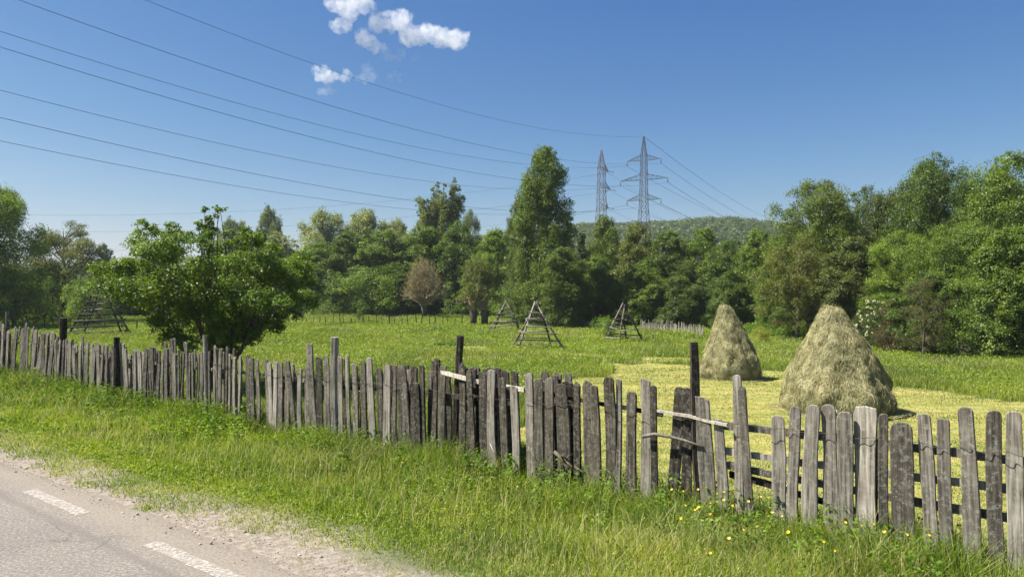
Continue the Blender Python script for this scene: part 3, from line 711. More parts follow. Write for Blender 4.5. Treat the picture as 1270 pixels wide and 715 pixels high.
rail(416, 640, 0.62, 0.66, T_FENCE + 0.09, 0.05, 0.035, M_WOOD_DARK)
rail(150, 416, 0.60, 0.62, T_FENCE + 0.09, 0.05, 0.035, M_WOOD)
rail(-60, 150, 0.72, 0.60, T_FENCE + 0.09, 0.05, 0.035, M_WOOD)
# twisted wire along the pickets
m, nt = new_mat('rusty_wire'); out(nt, principled(nt, ramp(nt, noise(nt, geo_pos(nt), 20), [(0.3, (0.05, 0.035, 0.028)), (0.7, (0.12, 0.09, 0.07))]), 0.7, 0.4)); M_WIRE = m
def wire(px0, px1, z0, z1, r=0.0028):
    pts = []; n = int((px1 - px0) / 3)
    for i in range(n + 1):
        px = px0 + (px1 - px0) * i / n; x, y = on_fence(px, T_FENCE - 0.028 + 0.010 * math.sin(i * 0.9))
        pts.append(Vector((x, y, z0 + (z1 - z0) * i / n + 0.012 * math.sin(i * 0.35) + random.uniform(-.004, .004))) - F0)
    mb = MB(); mb.tube(pts, r, 4, False); mb.build('wire', M_WIRE, fence)
wire(-60, 300, 0.80, 0.74); wire(300, 640, 0.74, 0.73); wire(640, 1420, 0.74, 0.79)

# loose sticks lying against the fence
def stick(name, pts, r0, r1, mat, label, cat='stick', group=None, twigs=0):
    base = Vector(pts[0]); mb = MB(); n = len(pts)
    loc = [Vector(p) - base for p in pts]
    mb.tube(loc, [r0 + (r1 - r0) * i / (n - 1) for i in range(n)], 6)
    for k in range(twigs):
        f = random.uniform(0.3, 0.9); i = int(f * (n - 1)); a = loc[i]
        d = Vector((random.uniform(-1, 1), random.uniform(-1, 1), random.uniform(0, 1))).normalized() * random.uniform(0.1, 0.25)
        mb.tube([a, a + d * .6 + Vector((0, 0, .02)), a + d], [r1, r1 * .8, r1 * .4], 5)
    return tag(mb.build(name, mat, None, base), label, cat, group)
def fpt(px, py, t_):
    x, y = on_fence(px, t_); return (x, y, zpix(py, y))
stick('branch', [fpt(797, 541, T_FENCE - .10), fpt(812, 538, T_FENCE - .09), fpt(830, 541, T_FENCE - .06), fpt(850, 546, T_FENCE - .05), fpt(872, 554, T_FENCE - .03)], 0.022, 0.014, M_WOOD_PALE, 'pale stripped branch wedged across the fence at the tall dark post', 'branch')
stick('branch', [fpt(688, 560, T_FENCE - .15), fpt(700, 572, T_FENCE - .2), fpt(712, 578, T_FENCE - .25), fpt(724, 586, T_FENCE - .3)], 0.022, 0.012, M_BARK, 'short brown branch leaning on the foot of the middle pickets', 'branch', None, 3)

# heap of wilted cut grass with straws and twigs
def brush_heap():
    c = at(655, 592); n = 9000; a = rng.random(n) * 6.28; rr = np.sqrt(rng.random(n)) * 1
    X = np.cos(a) * rr * 0.95; Y_ = np.sin(a) * rr * 0.45; r2 = (X / 0.95) ** 2 + (Y_ / 0.45) ** 2
    Z = 0.34 * np.sqrt(np.clip(1 - r2, 0, 1)) * rng.uniform(0.75, 1.05, n) * (0.7 + 0.5 * vnoise(X, Y_, 0.25, 33))
    x = X * US[0] + Y_ * UN[0]; y = X * US[1] + Y_ * UN[1]
    me = blade_mesh('brush_heap', x, y, rng.uniform(0.06, 0.2, n), rng.uniform(0.004, 0.012, n), M_VERGE, 1.3, {'rnd': rng.random(n) * 0.7, 'dry': (rng.random(n) < 0.35) * rng.uniform(0.2, 0.9, n)}, z0=Z - 0.02)
    o = link('grass_heap', me, None, c); tag(o, 'low heap of wilted cut grass and dry straw lying at the fence foot', 'grass heap', None)
brush_heap()
b = at(618, 598)
stick('straw_stalk', [(b.x, b.y - .1, b.z + .22), (b.x - .03, b.y - .12, b.z + .36), (b.x - .10, b.y - .1, b.z + .50)], 0.010, 0.007, M_WOOD_PALE, 'pale dry stalk standing up from the cut grass heap', 'stalk')
stick('straw_stalk', [(b.x - .35, b.y - .25, b.z + .26), (b.x - .18, b.y - .22, b.z + .27), (b.x, b.y - .2, b.z + .26)], 0.007, 0.005, M_WOOD_PALE, 'pale dry stalk lying flat at the edge of the cut grass heap', 'stalk')

# buttercups
m, nt = new_mat('yellow_petals'); rgb = nt.nodes.new('ShaderNodeRGB'); rgb.outputs[0].default_value = (0.78, 0.56, 0.02, 1); out(nt, leafy(nt, rgb.outputs[0], 0.25, 0.08, 0.3)); M_PETAL = m
m, nt = new_mat('flower_stem'); rgb = nt.nodes.new('ShaderNodeRGB'); rgb.outputs[0].default_value = (0.10, 0.18, 0.03, 1); out(nt, leafy(nt, rgb.outputs[0], 0.2, 0.05, 0.5)); M_STEM = m
stem_mb = MB(); stem_mb.tube([(0, 0, 0), (0.01, 0.0, 0.2), (0.0, 0.01, 0.4)], [0.003, 0.0025, 0.002], 4); stem_me = stem_mb.mesh('stem', M_STEM)
bl = MB()
for k in range(5):
    a = k * 2 * math.pi / 5; ca, sa = math.cos(a), math.sin(a); rot = lambda r, w_, z: (ca * r - sa * w_, sa * r + ca * w_, z)
    bl.add([rot(0.002, 0, 0), rot(0.012, 0.011, 0.005), rot(0.022, 0.007, 0.012), rot(0.022, -0.007, 0.012), rot(0.012, -0.011, 0.005)], [(0, 1, 2, 3, 4)])
bl.tube([(0, 0, 0.001), (0, 0, 0.007)], [0.005, 0.003], 6)
bloom_me = bl.mesh('bloom', M_PETAL)
FL = [(833, 607), (847, 609), (865, 607), (890, 612), (897, 611), (897, 620), (881, 624), (864, 631), (866, 629), (862, 632), (850, 627), (881, 638), (909, 627), (928, 622), (944, 616), (953, 617), (958, 636), (970, 640),
      (939, 652), (922, 657), (844, 643), (1048, 648), (1069, 652), (1081, 647), (1083, 650), (1097, 660), (1125, 663), (1152, 664), (1036, 683), (882, 686), (1086, 605), (1093, 609), (1021, 672), (652, 598), (641, 603), (402, 556), (498, 573), (830, 622), (870, 645), (905, 668), (978, 660)]
for i, (px, py) in enumerate(FL):
    # the bloom stands where the picture shows it, its stem on the ground below
    hz = 0.42 if px > 700 else 0.35
    if (px, py) in ((1086, 605), (1093, 609)): hz = 0.62
    Y = 5.0
    for _ in range(30):
        x = (px - 635) / F * Y; g = float(ground_z(x, Y)); Y = (CAM_H - g - hz) * F / (py - 355)
    x = (px - 635) / F * Y; g = float(ground_z(x, Y))
    fl = empty('buttercup', (x, Y, g), random.uniform(0, 6), 'small yellow flower standing in the verge grass by the fence', 'flower', 'yellow flowers in the verge grass')
    s_ = link('stem', stem_me, fl); s_.scale = (1, 1, hz / 0.4); b_ = link('bloom', bloom_me, fl); b_.location = (0, 0.01 * hz / .4, hz); b_.rotation_euler = (random.uniform(.3, .9), random.uniform(-.5, .5), 0); sc_ = random.uniform(0.42, 0.7); b_.scale = (sc_, sc_, sc_)
    fl.rotation_euler = (0, 0, random.uniform(-.8, .8))

# ------------------------------------------------------------------ haystacks
def hay_material(name):
    m, nt = new_mat(name); oc = objc(nt)
    c = ramp(nt, attr(nt, 'rnd'), [(0.0, (0.07, 0.063, 0.026)), (0.35, (0.235, 0.218, 0.105)), (0.75, (0.44, 0.41, 0.225)), (1.0, (0.64, 0.60, 0.39))])
    c = mix(nt, 1.0, c, ramp(nt, noise(nt, oc, 1.6, 4, 0.6), [(0.3, (0.78, 0.82, 0.75)), (0.7, (1.15, 1.12, 1.05))]), 'MULTIPLY')
    out(nt, leafy(nt, c, 0.08, 0.02, 0.5)); return m
M_HAY = hay_material('hay')
def haystack(px, py, top_py, wpx, label, lean, seed):
    b = at(px, py); D = b.y; H = zpix(top_py, D) - b.z; Rb = wpx / 2 * D / F
    rs = np.random.default_rng(seed)
    hp = np.array([0, 0.05, 0.12, 0.25, 0.42, 0.60, 0.72, 0.81, 0.88, 0.94, 0.975, 0.992, 1.0]); rp = np.array([0.93, 0.97, 0.97, 0.90, 0.75, 0.56, 0.42, 0.315, 0.255, 0.195, 0.13, 0.07, 0.0])
    NA, NH = 96, 64
    def surf(a, h):
        r = np.interp(h, hp, rp) * Rb
        bump = 0.10 * (vnoise(np.cos(a) * 2.2 + 5 + seed, np.sin(a) * 2.2 + h * 3.5 + 9, 1, seed) - 0.5) + 0.05 * (vnoise(a * 4 + seed, h * 9, 1, seed + 1) - 0.5) + 0.06 * (vnoise(np.cos(a) * 6 + 9, np.sin(a) * 6 + h * 8 + 9, 1, seed + 2) - 0.5)
        r = r * (1 + bump * 1.15) 
        zz = h * H * (1 + 0.0 * a)
        return np.stack([np.cos(a) * r + lean * h * h * H, np.sin(a) * r, zz], -1)
    A, Hh = np.meshgrid(np.linspace(0, 2 * math.pi, NA, endpoint=False), np.linspace(0, 0.995, NH), indexing='ij')
    V = surf(A.ravel(), Hh.ravel()) * np.array([0.965, 0.965, 0.985]); V = np.vstack([V, [[lean * H, 0, H * 0.985]]])
    i = (np.arange(NA)[:, None] * NH + np.arange(NH - 1)[None, :]); j = (((np.arange(NA) + 1) % NA)[:, None] * NH + np.arange(NH - 1)[None, :])
    q = np.stack([i, j, j + 1, i + 1], -1).reshape(-1); topi = len(V) - 1
    tr = np.stack([np.arange(NA) * NH + NH - 1, ((np.arange(NA) + 1) % NA) * NH + NH - 1, np.full(NA, topi)], 1).reshape(-1)
    nb = len(V)
    # straw
    n = 140000; a = rs.random(n) * 2 * math.pi; h = 1 - np.sqrt(rs.random(n)); h = np.clip(h * 1.0 + 0.0, 0.01, 0.995)
    keepk = rs.random(n) < 1.0
    p = surf(a, h); e = 1e-3; du = surf(a, np.clip(h - 0.02, 0, 1)) - surf(a, np.clip(h + 0.005, 0, 1)); down = du / (np.linalg.norm(du, axis=1)[:, None] + 1e-9)
    dr = surf(a + 0.02, h) - p; tang = dr / (np.linalg.norm(dr, axis=1)[:, None] + 1e-9); nrm = np.cross(down, tang); nrm *= np.sign((nrm * p * [1, 1, 0]).sum(1) + 1e-9)[:, None]
    swirl = rs.normal(0, 0.55, n) + 0.9 * (vnoise(a * 3, h * 7, 1, seed + 5) - 0.5)
    d = down * np.cos(swirl)[:, None] + tang * np.sin(swirl)[:, None] + nrm * (np.abs(rs.normal(0.02, 0.10, n)))[:, None]
    L = rs.uniform(0.05, 0.20, n) * (1 + 0.6 * (rs.random(n) < 0.06)); Wd = rs.uniform(0.003, 0.008, n)
    tuft = vnoise(a * 5 + 3, h * 16 + 2, 1, seed + 8) + 0.6 * vnoise(a * 13, h * 40, 1, seed + 9)
    p0 = p + nrm * (rs.uniform(-0.03, 0.03, n) + 0.07 * (tuft - 0.8))[:, None]
    side = np.cross(d, nrm + 0.8 * rs.normal(size=(n, 3))); side /= np.linalg.norm(side, axis=1)[:, None] + 1e-9; side *= (Wd / 2)[:, None]
    mid = p0 + d * (L / 2)[:, None] + nrm * (L * 0.08)[:, None]; tip = p0 + d * L[:, None] - nrm * (L * 0.05)[:, None]; tip[:, 2] = np.maximum(tip[:, 2], 0.0)
    ring = rs.random(n) < 0.03; ra = Rb * rs.uniform(0.93, 1.22, n); fl = np.stack([np.cos(a) * ra, np.sin(a) * ra, rs.uniform(0.02, 0.06, n)], 1); dl = np.stack([np.cos(swirl * 6), np.sin(swirl * 6), 0 * a], 1)
    p0[ring] = fl[ring]; mid[ring] = fl[ring] + dl[ring] * 0.06 + [0, 0, .012]; tip[ring] = fl[ring] + dl[ring] * 0.13
    SV = np.stack([p0 - side, p0 + side, mid + side, mid - side, tip], 1).reshape(-1, 3)
    # dark ragged skirt: loose straw round the foot
    loops = np.concatenate([q, tr, (nb + np.arange(n)[:, None] * 5 + np.array([0, 1, 2, 3, 3, 2, 4])[None, :]).ravel()])
    st1 = np.arange(len(q) // 4) * 4; st2 = len(q) + np.arange(NA) * 3; st3 = len(q) + len(tr) + (np.arange(n)[:, None] * 7 + np.array([0, 4])[None, :]).ravel()
    clump = vnoise(a * 7, h * 22, 1, seed + 7)
    rnd = np.clip(0.62 * rs.random(n) + 0.5 * clump, 0, 1)  # darker clumps stand for shaded crevices in the hay, put into the colour
    me = raw_mesh('haystack', np.vstack([V, SV]), loops, np.concatenate([st1, st2, st3]), M_HAY, {'rnd': np.concatenate([np.full(nb, 0.15), np.repeat(rnd, 5)])})
    return tag(link('haystack', me, None, b), label, 'haystack', 'haystacks on the mown strip')
haystack(1037, 508, 377, 134, 'larger haystack of dry grass, the one standing nearer the fence', -0.05, 3)
haystack(905, 469, 376, 73, 'smaller more slender haystack standing further back in the field', -0.07, 11)

# ------------------------------------------------------------------ hay drying racks
def pole(mb, a, b, r0, r1, n=6):
    a, b = Vector(a), Vector(b); m_ = a.lerp(b, .5) + Vector((random.uniform(-1, 1), random.uniform(-1, 1), 0)) * 0.02 * (b - a).length
    mb.tube([a, m_, b], [r0, (r0 + r1) / 2, r1], n)
def hay_rack(pos, W, H, rot, label, nr, mats, depth=0.8, spread=1.0, rp=0.05):
    """four poles leaning together, with rails tied across two faces"""
    o = empty('hay_drying_rack', pos, rot, label, 'hay rack', 'wooden hay drying racks in the meadow')
    feet = [Vector((-W / 2, -W / 2 * depth, -.05)), Vector((W / 2, -W / 2 * depth, -.05)), Vector((W / 2 * .9, W / 2 * depth, -.05)), Vector((-W / 2 * .85, W / 2 * depth, -.05))]
    tops = [Vector((random.uniform(-.12, .12), random.uniform(-.1, .1), H * random.uniform(0.94, 1.04))) for _ in feet]
    for f, t_ in zip(feet, tops):
        mb = MB(); pole(mb, f, t_, rp * 1.15, rp * 0.8); mb.build('pole', random.choice(mats), o)
    for face in ((0, 1), (2, 3), (1, 2), (3, 0)):
        nn = nr if face in ((0, 1), (2, 3)) else max(2, nr - 3)
        for k in range(nn):
            f = (k + 0.6) / (nn + 1.3); a = feet[face[0]].lerp(tops[face[0]], f); b = feet[face[1]].lerp(tops[face[1]], f)
            d = (b - a).normalized(); ext = random.uniform(0.05, 0.28) * (1.1 - f)
            j = Vector((0, 0, random.uniform(-.05, .05))); outw = Vector((0, -1, 0)) if face == (0, 1) else Vector((0, 1, 0)) if face == (2, 3) else Vector((1, 0, 0)) if face == (1, 2) else Vector((-1, 0, 0))
            mb = MB(); pole(mb, a - d * ext + outw * rp * 1.6 + j, b + d * random.uniform(0.05, 0.25) * (1.1 - f) + outw * rp * 1.6 - j, rp * 0.8, rp * 0.6); mb.build('rail', random.choice(mats), o)
    return o
MW = [M_WOOD, M_WOOD, M_WOOD, M_WOOD_BROWN]
b = at(665, 432); hay_rack(b, 2.7, zpix(373, b.y) - b.z, R(12), 'central pale wooden hay rack with crooked rails, largest of the three before the poplar', 6, MW, 0.8)
b = at(627, 411); hay_rack(b, 2.5, zpix(373, b.y) - b.z, R(-8), 'pointed hay rack beside the pollard willow stump, furthest back in the meadow', 6, MW, 0.7)
b = at(773, 424); hay_rack(b, 1.9, zpix(377, b.y) - b.z, R(28), 'small narrow hay rack standing before the pale field fence', 6, [M_WOOD, M_WOOD_DARK], 0.9)
b = at(125, 415); hay_rack(b, 3.7, zpix(347, b.y) - b.z, R(6), 'wide dark hay rack partly hidden by the fruit tree', 8, [M_WOOD_DARK, M_WOOD, M_WOOD_DARK], 0.5, 1, 0.06)
b = at(686, 408); mb = MB(); pole(mb, (0, 0, 0), (0.55, 0, zpix(381, b.y) - b.z), 0.045, 0.03); tag(mb.build('leaning_pole', M_WOOD, None, b), 'single tilted pole standing behind the central hay rack', 'pole')

# ------------------------------------------------------------------ field fences
def field_fence(px0, py0, px1, py1, step, h, w, mat, label, name, jitter=0.12, wire_=False, flat=True, part='picket'):
    A = at(px0, py0); B = at(px1, py1); d = B - A; n = max(2, int(d.length / step)); ang = math.atan2(d.y, d.x)
    o = empty(name, A, 0, label, 'fence'); tops = []; many = n > 99; allmb = MB()
    for i in range(n + 1):
        p = A.lerp(B, (i + random.uniform(-.25, .25)) / n); p.z = float(ground_z(p.x, p.y)); hh = h * random.uniform(1 - jitter * 2, 1 + jitter)
        ww = w * random.uniform(0.7, 1.25); mb = MB(); le = random.uniform(-.1, .1) * hh; q = p - A
        if flat:
            c_, s_ = math.cos(ang), math.sin(ang); f = lambda u, v, z: (q.x + c_ * u - s_ * v, q.y + s_ * u + c_ * v, q.z + z)
            vs_ = [f(-ww / 2, -.012, -.1), f(ww / 2, -.012, -.1), f(ww / 2, .012, -.1), f(-ww / 2, .012, -.1), f(le - ww / 2, -.012, hh), f(le + ww / 2, -.012, hh), f(le + ww / 2, .012, hh), f(le - ww / 2, .012, hh), f(le, -.012, hh + ww * .8), f(le, .012, hh + ww * .8)]
            mb.add(vs_, [(0, 1, 5, 8, 4), (2, 3, 7, 9, 6), (1, 2, 6, 5), (3, 0, 4, 7), (5, 6, 9, 8), (7, 4, 8, 9), (3, 2, 1, 0)])
        else:
            mb.tube([q - Vector((0, 0, .1)), q + Vector((le * .4, 0, hh * .5)), q + Vector((le, 0, hh))], [ww / 2, ww / 2.1, ww / 2.4], 6, True, False)
        tops.append(q + Vector((le, 0, hh)))
        if many and i % 2: allmb.add(mb.v, mb.f)
        else: mb.build(part, mat, o)
    if allmb.v: k_ = allmb.build(part, mat, o); k_['kind'] = 'stuff'
    for hh in ((0.75,) if not wire_ else (0.85, 0.5)):
        mb = MB(); off = Vector((-math.sin(ang), math.cos(ang), 0)) * 0.03
        mb.tube([Vector((t_.x, t_.y, (float(ground_z(A.x + t_.x, A.y + t_.y)) - A.z) + hh * h)) + off for t_ in tops], 0.022 if not wire_ else 0.006, 4); mb.build('wire' if wire_ else 'rail', mat if not wire_ else M_WIRE, o)
    return o
field_fence(330, 401, 572, 403, 0.62, 0.95, 0.085, M_WOOD_DARK, 'row of thin dark stakes crossing the middle of the meadow', 'stake_fence', 0.22, True, False, 'stake')
field_fence(14, 408, 330, 412, 1.35, 1.05, 0.09, M_WOOD_DARK, 'sparse dark stakes with wire behind the wide dark hay rack', 'stake_fence', 0.2, True, False, 'stake')
field_fence(-40, 390, 215, 391, 0.42, 0.8, 0.13, M_WOOD_DARK, 'distant dark picket fence under the trees beyond the left hay rack', 'field_fence', 0.25)
field_fence(795, 409, 872, 418, 0.17, 0.78, 0.09, M_WOOD, 'pale whitish field fence ending behind the smaller haystack', 'field_fence', 0.2)
field_fence(690, 404, 762, 410, 0.17, 0.7, 0.10, M_WOOD, 'brownish field fence behind the small and central hay racks', 'field_fence', 0.15)
field_fence(1060, 430, 1118, 436, 0.15, 0.95, 0.09, M_WOOD_DARK, 'dark field fence between the larger haystack and the crooked dark tree', 'field_fence', 0.2)
field_fence(1130, 440, 1225, 444, 0.17, 0.85, 0.09, M_WOOD, 'grey field fence in shade under the right hand trees', 'field_fence', 0.3)

# ------------------------------------------------------------------ trees
def crown_leaves(centres, radii, n_leaf, size, flat=0.75, upw=0.5, seed=0, twig=14, aspect=0.6, core=0.0):
    rs = np.random.default_rng(seed); Cs, Ns, Rr = [], [], []
    tot = np.sum(np.array(radii) ** 2); ctr = np.mean(centres, axis=0)
    for c_, r in zip(centres, radii):
        n = max(8, int(n_leaf * r * r / tot)); nt_ = max(3, n // twig)
        d = rs.normal(size=(nt_, 3)); d /= np.linalg.norm(d, axis=1)[:, None]
        d[:, 2] = np.where(rs.random(nt_) < 0.65, np.abs(d[:, 2]), d[:, 2])
        rad = r * (0.35 + 0.75 * rs.random(nt_) ** 0.6)
        tips = c_ + d * rad[:, None] * np.array([1, 1, flat])
        k = rs.integers(0, nt_, n); tr = r * 0.20
        p = tips[k] + rs.normal(0, 1, (n, 3)) * np.array([tr, tr, tr * 0.8])
        o_ = d[k]
        nn = o_ * 0.55 + np.array([0, 0, upw]) + rs.normal(0, 0.5, (n, 3)); nn /= np.linalg.norm(nn, axis=1)[:, None]
        Cs.append(p); Ns.append(nn); Rr.append(np.clip(0.55 * rs.random(n) + 0.45 * rs.random(nt_)[k], 0, 1))
    C = np.vstack(Cs); Nn = np.vstack(Ns); n = len(C)
    global rng
    old = rng; rng = rs; V = leaf_quads(C, Nn, size * rs.uniform(0.7, 1.35, n), aspect); rng = old
    return V, np.repeat(np.concatenate(Rr), 4)

def leaf_mesh(name, V, rnd, mat):
    n = len(V) // 4; return raw_mesh(name, V, np.arange(4 * n), np.arange(n) * 4, mat, {'rnd': rnd})

def trunk_mesh(name, H, r0, centres, rs, mat, stems=1, base_h=0.15, top=0.85, limb_r=0.3, nlimb=14):
    mb = MB()
    for s_ in range(stems):
        off = np.array([0, 0, 0.]) if stems == 1 else np.array([rs.normal(0, .35), rs.normal(0, .35), 0])
        ax = [np.array([0, 0, -0.25]) + off * 0.3]
        k = 8; drift = rs.normal(0, 0.03 * H, 2) + off[:2] * 2
        for i in range(1, k + 1):
            f = i / k; ax.append(np.array([off[0] * .3 + drift[0] * f * f + rs.normal(0, 0.008 * H), off[1] * .3 + drift[1] * f * f + rs.normal(0, 0.008 * H), H * top * f]))
        mb.tube([Vector(a) for a in ax], [r0 * (1.25 if i == 0 else (1 - 0.85 * i / k)) for i in range(k + 1)], 8)
        idx = rs.permutation(len(centres))[:nlimb]
        for j in idx:
            c_ = centres[j]; hz = np.clip(c_[2] - 0.35 * np.hypot(c_[0], c_[1]) - 0.05 * H, base_h * H, top * H * 0.9)
            f = hz / (H * top) * k; i0 = int(min(f, k - 1)); a = ax[i0] + (ax[i0 + 1] - ax[i0]) * (f - i0)
            mid = a * 0.5 + np.array(c_) * 0.5 + np.array([0, 0, 0.04 * H]) + rs.normal(0, 0.02 * H, 3)
            rr = r0 * limb_r * (1 - 0.6 * hz / H)
            mb.tube([Vector(a), Vector(mid), Vector(c_)], [rr, rr * .6, rr * .2], 5)
            for _ in range(2):
                e = np.array(c_) + rs.normal(0, 0.06 * H, 3); mb.tube([Vector(mid), Vector((mid + e) / 2 + rs.normal(0, .01 * H, 3)), Vector(e)], [rr * .45, rr * .3, rr * .1], 4)
    return mb.mesh(name, mat)

def clumps(H, Rr, prof, n, rs, lo=0.05, rc=(0.16, 0.30), inner=0.35):
    """clump centres inside a crown with the radius profile prof(h) ; uneven outline"""
    cs, rr = [], []; lump = [rs.random() * 6.28 for _ in range(4)]
    while len(cs) < n:
        h = lo + (1 - lo) * rs.random(); r = prof(h) * Rr
        if rs.random() > (prof(h) + 0.15): continue
        a = rs.random() * 2 * math.pi; f = inner + (1 - inner) * rs.random() ** 0.6
        u = 1 + 0.20 * math.sin(2 * a + lump[0] + 4 * h) + 0.13 * math.sin(3 * a + lump[1] - 7 * h) + 0.08 * math.sin(5 * a + lump[2])
        cr = rs.uniform(*rc) * Rr * (0.7 + 0.5 * prof(h))
        rad = max(0, r * u * f - cr * 0.5)
        cs.append(np.array([math.cos(a) * rad, math.sin(a) * rad, h * H - cr * 0.4])); rr.append(cr)
    return cs, rr

PI = math.pi
def prof_egg(h): return math.sin(PI * min(1, max(0, (h * 0.93 + 0.07))) ** 0.8) ** 0.7 if h < 1 else 0
def prof_broad(h): return max(0, (1 - (abs(h - 0.52) / 0.50) ** 2.4)) ** 0.6
def prof_hedge(h): return max(0.02, (1 - max(0, (h - 0.25) / 0.80) ** 2.6)) ** 0.75
def prof_col(h): return np.interp(h, [0, .05, .2, .5, .7, .82, .91, .97, 1], [.6, .9, 1, 1, .97, .9, .66, .38, .1])
def prof_cone(h): return np.interp(h, [0, .08, .5, 1], [.75, 1, .68, .05])

PROTO = {}
def proto(name, H, Rr, prof, ncl, nleaf, leaf, seed, bark=M_BARK, r0=0.2, lo=0.05, rc=(0.16, 0.30), stems=1, flat=0.75, upw=0.5, mat=M_LEAF, inner=0.35, aspect=0.6, nlimb=14, twig=14, top=0.85, base_h=.15):
    rs = np.random.default_rng(seed); cs, rr = clumps(H, Rr, prof, ncl, rs, lo, rc, inner)
    V, rnd = crown_leaves(cs, rr, nleaf, leaf, flat, upw, seed + 100, twig, aspect)
    PROTO[name] = (leaf_mesh('crown', V, rnd, mat), trunk_mesh('trunk', H, r0, cs, rs, bark, stems, base_h, top, 0.4, nlimb), H, Rr)

for k in range(4): proto('alder%d' % k, 10, 3.6, prof_hedge, 140, 75000, 0.165, 20 + k, lo=0.02, rc=(0.13, 0.25), flat=0.95, twig=20)
for k in range(3): proto('broad%d' % k, 11, 4.6, prof_broad, 150, 85000, 0.135, 40 + k, r0=0.28, lo=0.10, rc=(0.11, 0.23), flat=0.85, nlimb=26, twig=20)
proto('airy', 10, 4.4, prof_broad, 90, 42000, 0.13, 61, r0=0.24, lo=0.14, rc=(0.13, 0.22), flat=0.6, nlimb=34)
proto('airy1', 10, 4.4, prof_broad, 65, 22000, 0.13, 64, r0=0.24, lo=0.14, rc=(0.13, 0.22), flat=0.6, nlimb=34)
proto('poplar', 19, 3.9, prof_col, 230, 95000, 0.21, 71, bark=M_BARK_PALE, r0=0.38, lo=0.03, rc=(0.16, 0.30), flat=1.25, upw=0.25, nlimb=40)
proto('cone', 10, 2.6, prof_cone, 130, 40000, 0.20, 75, r0=0.2, lo=0.02, rc=(0.16, 0.28))
proto('willow', 11, 4.2, prof_hedge, 110, 46000, 0.24, 81, lo=0.04, rc=(0.14, 0.26), flat=1.4, upw=0.3, aspect=0.4)
proto('willow1', 11, 4.2, prof_hedge, 90, 42000, 0.24, 83, lo=0.06, rc=(0.15, 0.26), flat=1.5, upw=0.3, aspect=0.4)
proto('bush', 3, 2.0, prof_hedge, 50, 13000, 0.10, 91, r0=0.07, lo=0.02, rc=(0.2, 0.34), nlimb=10, stems=3)
proto('bush1', 3, 2.0, prof_hedge, 50, 13000, 0.10, 93, r0=0.07, lo=0.02, rc=(0.2, 0.34), nlimb=10, stems=3)
proto('sapling', 3.0, 0.9, prof_egg, 26, 3500, 0.09, 95, r0=0.04, lo=0.2, rc=(0.22, 0.36), nlimb=10)

def tree(kind, px, top, D, wpx, col, label, group, cat='tree', name='tree', base=None, rot=None, dz=0):
    crown, trunk, H0, R0 = PROTO[kind]
    if base is not None: b = at(px, base); D = b.y
    else: b = atD(px, D)
    H = zpix(top, D) - b.z; Rr = wpx / 2 * D / F
    o = empty(name, b, random.random() * 6.28 if rot is None else rot, label, cat, group)
    o.scale = (Rr / R0, Rr / R0, H / H0 * 1.03)
    t_ = link('trunk', trunk, o); c_ = link('crown', crown, o); c_.color = (*col, 1)
    return o

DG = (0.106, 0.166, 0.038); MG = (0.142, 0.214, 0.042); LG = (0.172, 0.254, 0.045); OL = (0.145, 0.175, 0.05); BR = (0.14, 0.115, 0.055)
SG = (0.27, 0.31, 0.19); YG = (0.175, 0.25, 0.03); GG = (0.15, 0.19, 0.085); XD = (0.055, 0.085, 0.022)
LT = 'trees along the far edge of the meadow'
T = lambda *a, **k: tree(*a, **k)
# far left
T('broad2', -18, 226, 62, 126, LG, 'big leafy tree cut off by the picture edge over the far fence end', LT)
T('airy', 80, 270, 74, 100, (0.14, 0.155, 0.06), 'airy olive brown tree with a round crown behind the wide hay rack', LT, rot=1.0)
T('bush', 15, 326, 66, 90, LG, 'green bush under the big cut off tree', LT, cat='bush', name='bush')
T('bush1', 62, 336, 72, 70, LG, 'fresh green bush at the foot of the airy olive tree', LT, cat='bush', name='bush')
T('bush', 108, 343, 68, 60, LG, 'bright bush just behind the top of the wide hay rack', LT, cat='bush', name='bush')
T('alder0', 129, 306, 150, 30, DG, 'small distant dark tree beside the open gap above the wide hay rack', LT)
T('alder1', 160, 322, 88, 90, YG, 'yellow green tree showing between the wide hay rack and the fruit tree', LT)
T('alder2', 215, 330, 92, 90, LG, 'light green tree mostly hidden behind the fruit tree', LT)
# poplars and willows behind
T('willow', 288, 275, 150, 54, GG, 'grey green poplar clump rising just over the fruit tree', LT)
T('willow1', 334, 264, 150, 50, GG, 'grey green poplar top, taller of the two beside the fruit tree', LT)
T('willow', 402, 265, 110, 80, SG, 'silvery willow with a feathery pointed top', LT)
T('willow1', 450, 268, 114, 80, (0.25, 0.29, 0.15), 'pale grey green willow next to the silvery willow', LT)
T('willow', 490, 276, 116, 70, (0.24, 0.275, 0.13), 'pale yellowish willow between the silvery willow and the feathery tall tree', LT)
# hedge row, centre left
T('alder2', 345, 293, 98, 84, SG, 'dull green tree right beside the fruit tree', LT)
T('alder1', 392, 303, 97, 84, MG, 'round green tree below the silvery willow', LT)
T('alder0', 432, 293, 98, 84, DG, 'dark green tree below the pale willows', LT)
T('alder3', 478, 290, 97, 92, MG, 'broad green tree with a dome top behind the small sapling', LT)
T('alder1', 527, 284, 97, 92, MG, 'green tree behind the brown pollard willow', LT)
T('alder2', 572, 280, 95, 86, DG, 'dark tree between the two pollard willows', LT)
T('alder0', 615, 290, 92, 80, LG, 'light green tree beside the tall poplar, on its side towards the pollard willows', LT)
T('bush1', 412, 336, 93, 70, MG, 'wide low tree standing behind the nettle bank near the fruit tree', LT, name='bush', cat='bush')
T('bush', 462, 332, 92, 84, LG, 'fresh green bush directly behind the small sapling', LT, cat='bush', name='bush')
T('alder3', 500, 340, 93, 60, DG, 'low dark tree just beside the brown pollard willow', LT)
T('bush', 640, 345, 84, 60, MG, 'bush in shade at the foot of the tall poplar', LT, cat='bush', name='bush')
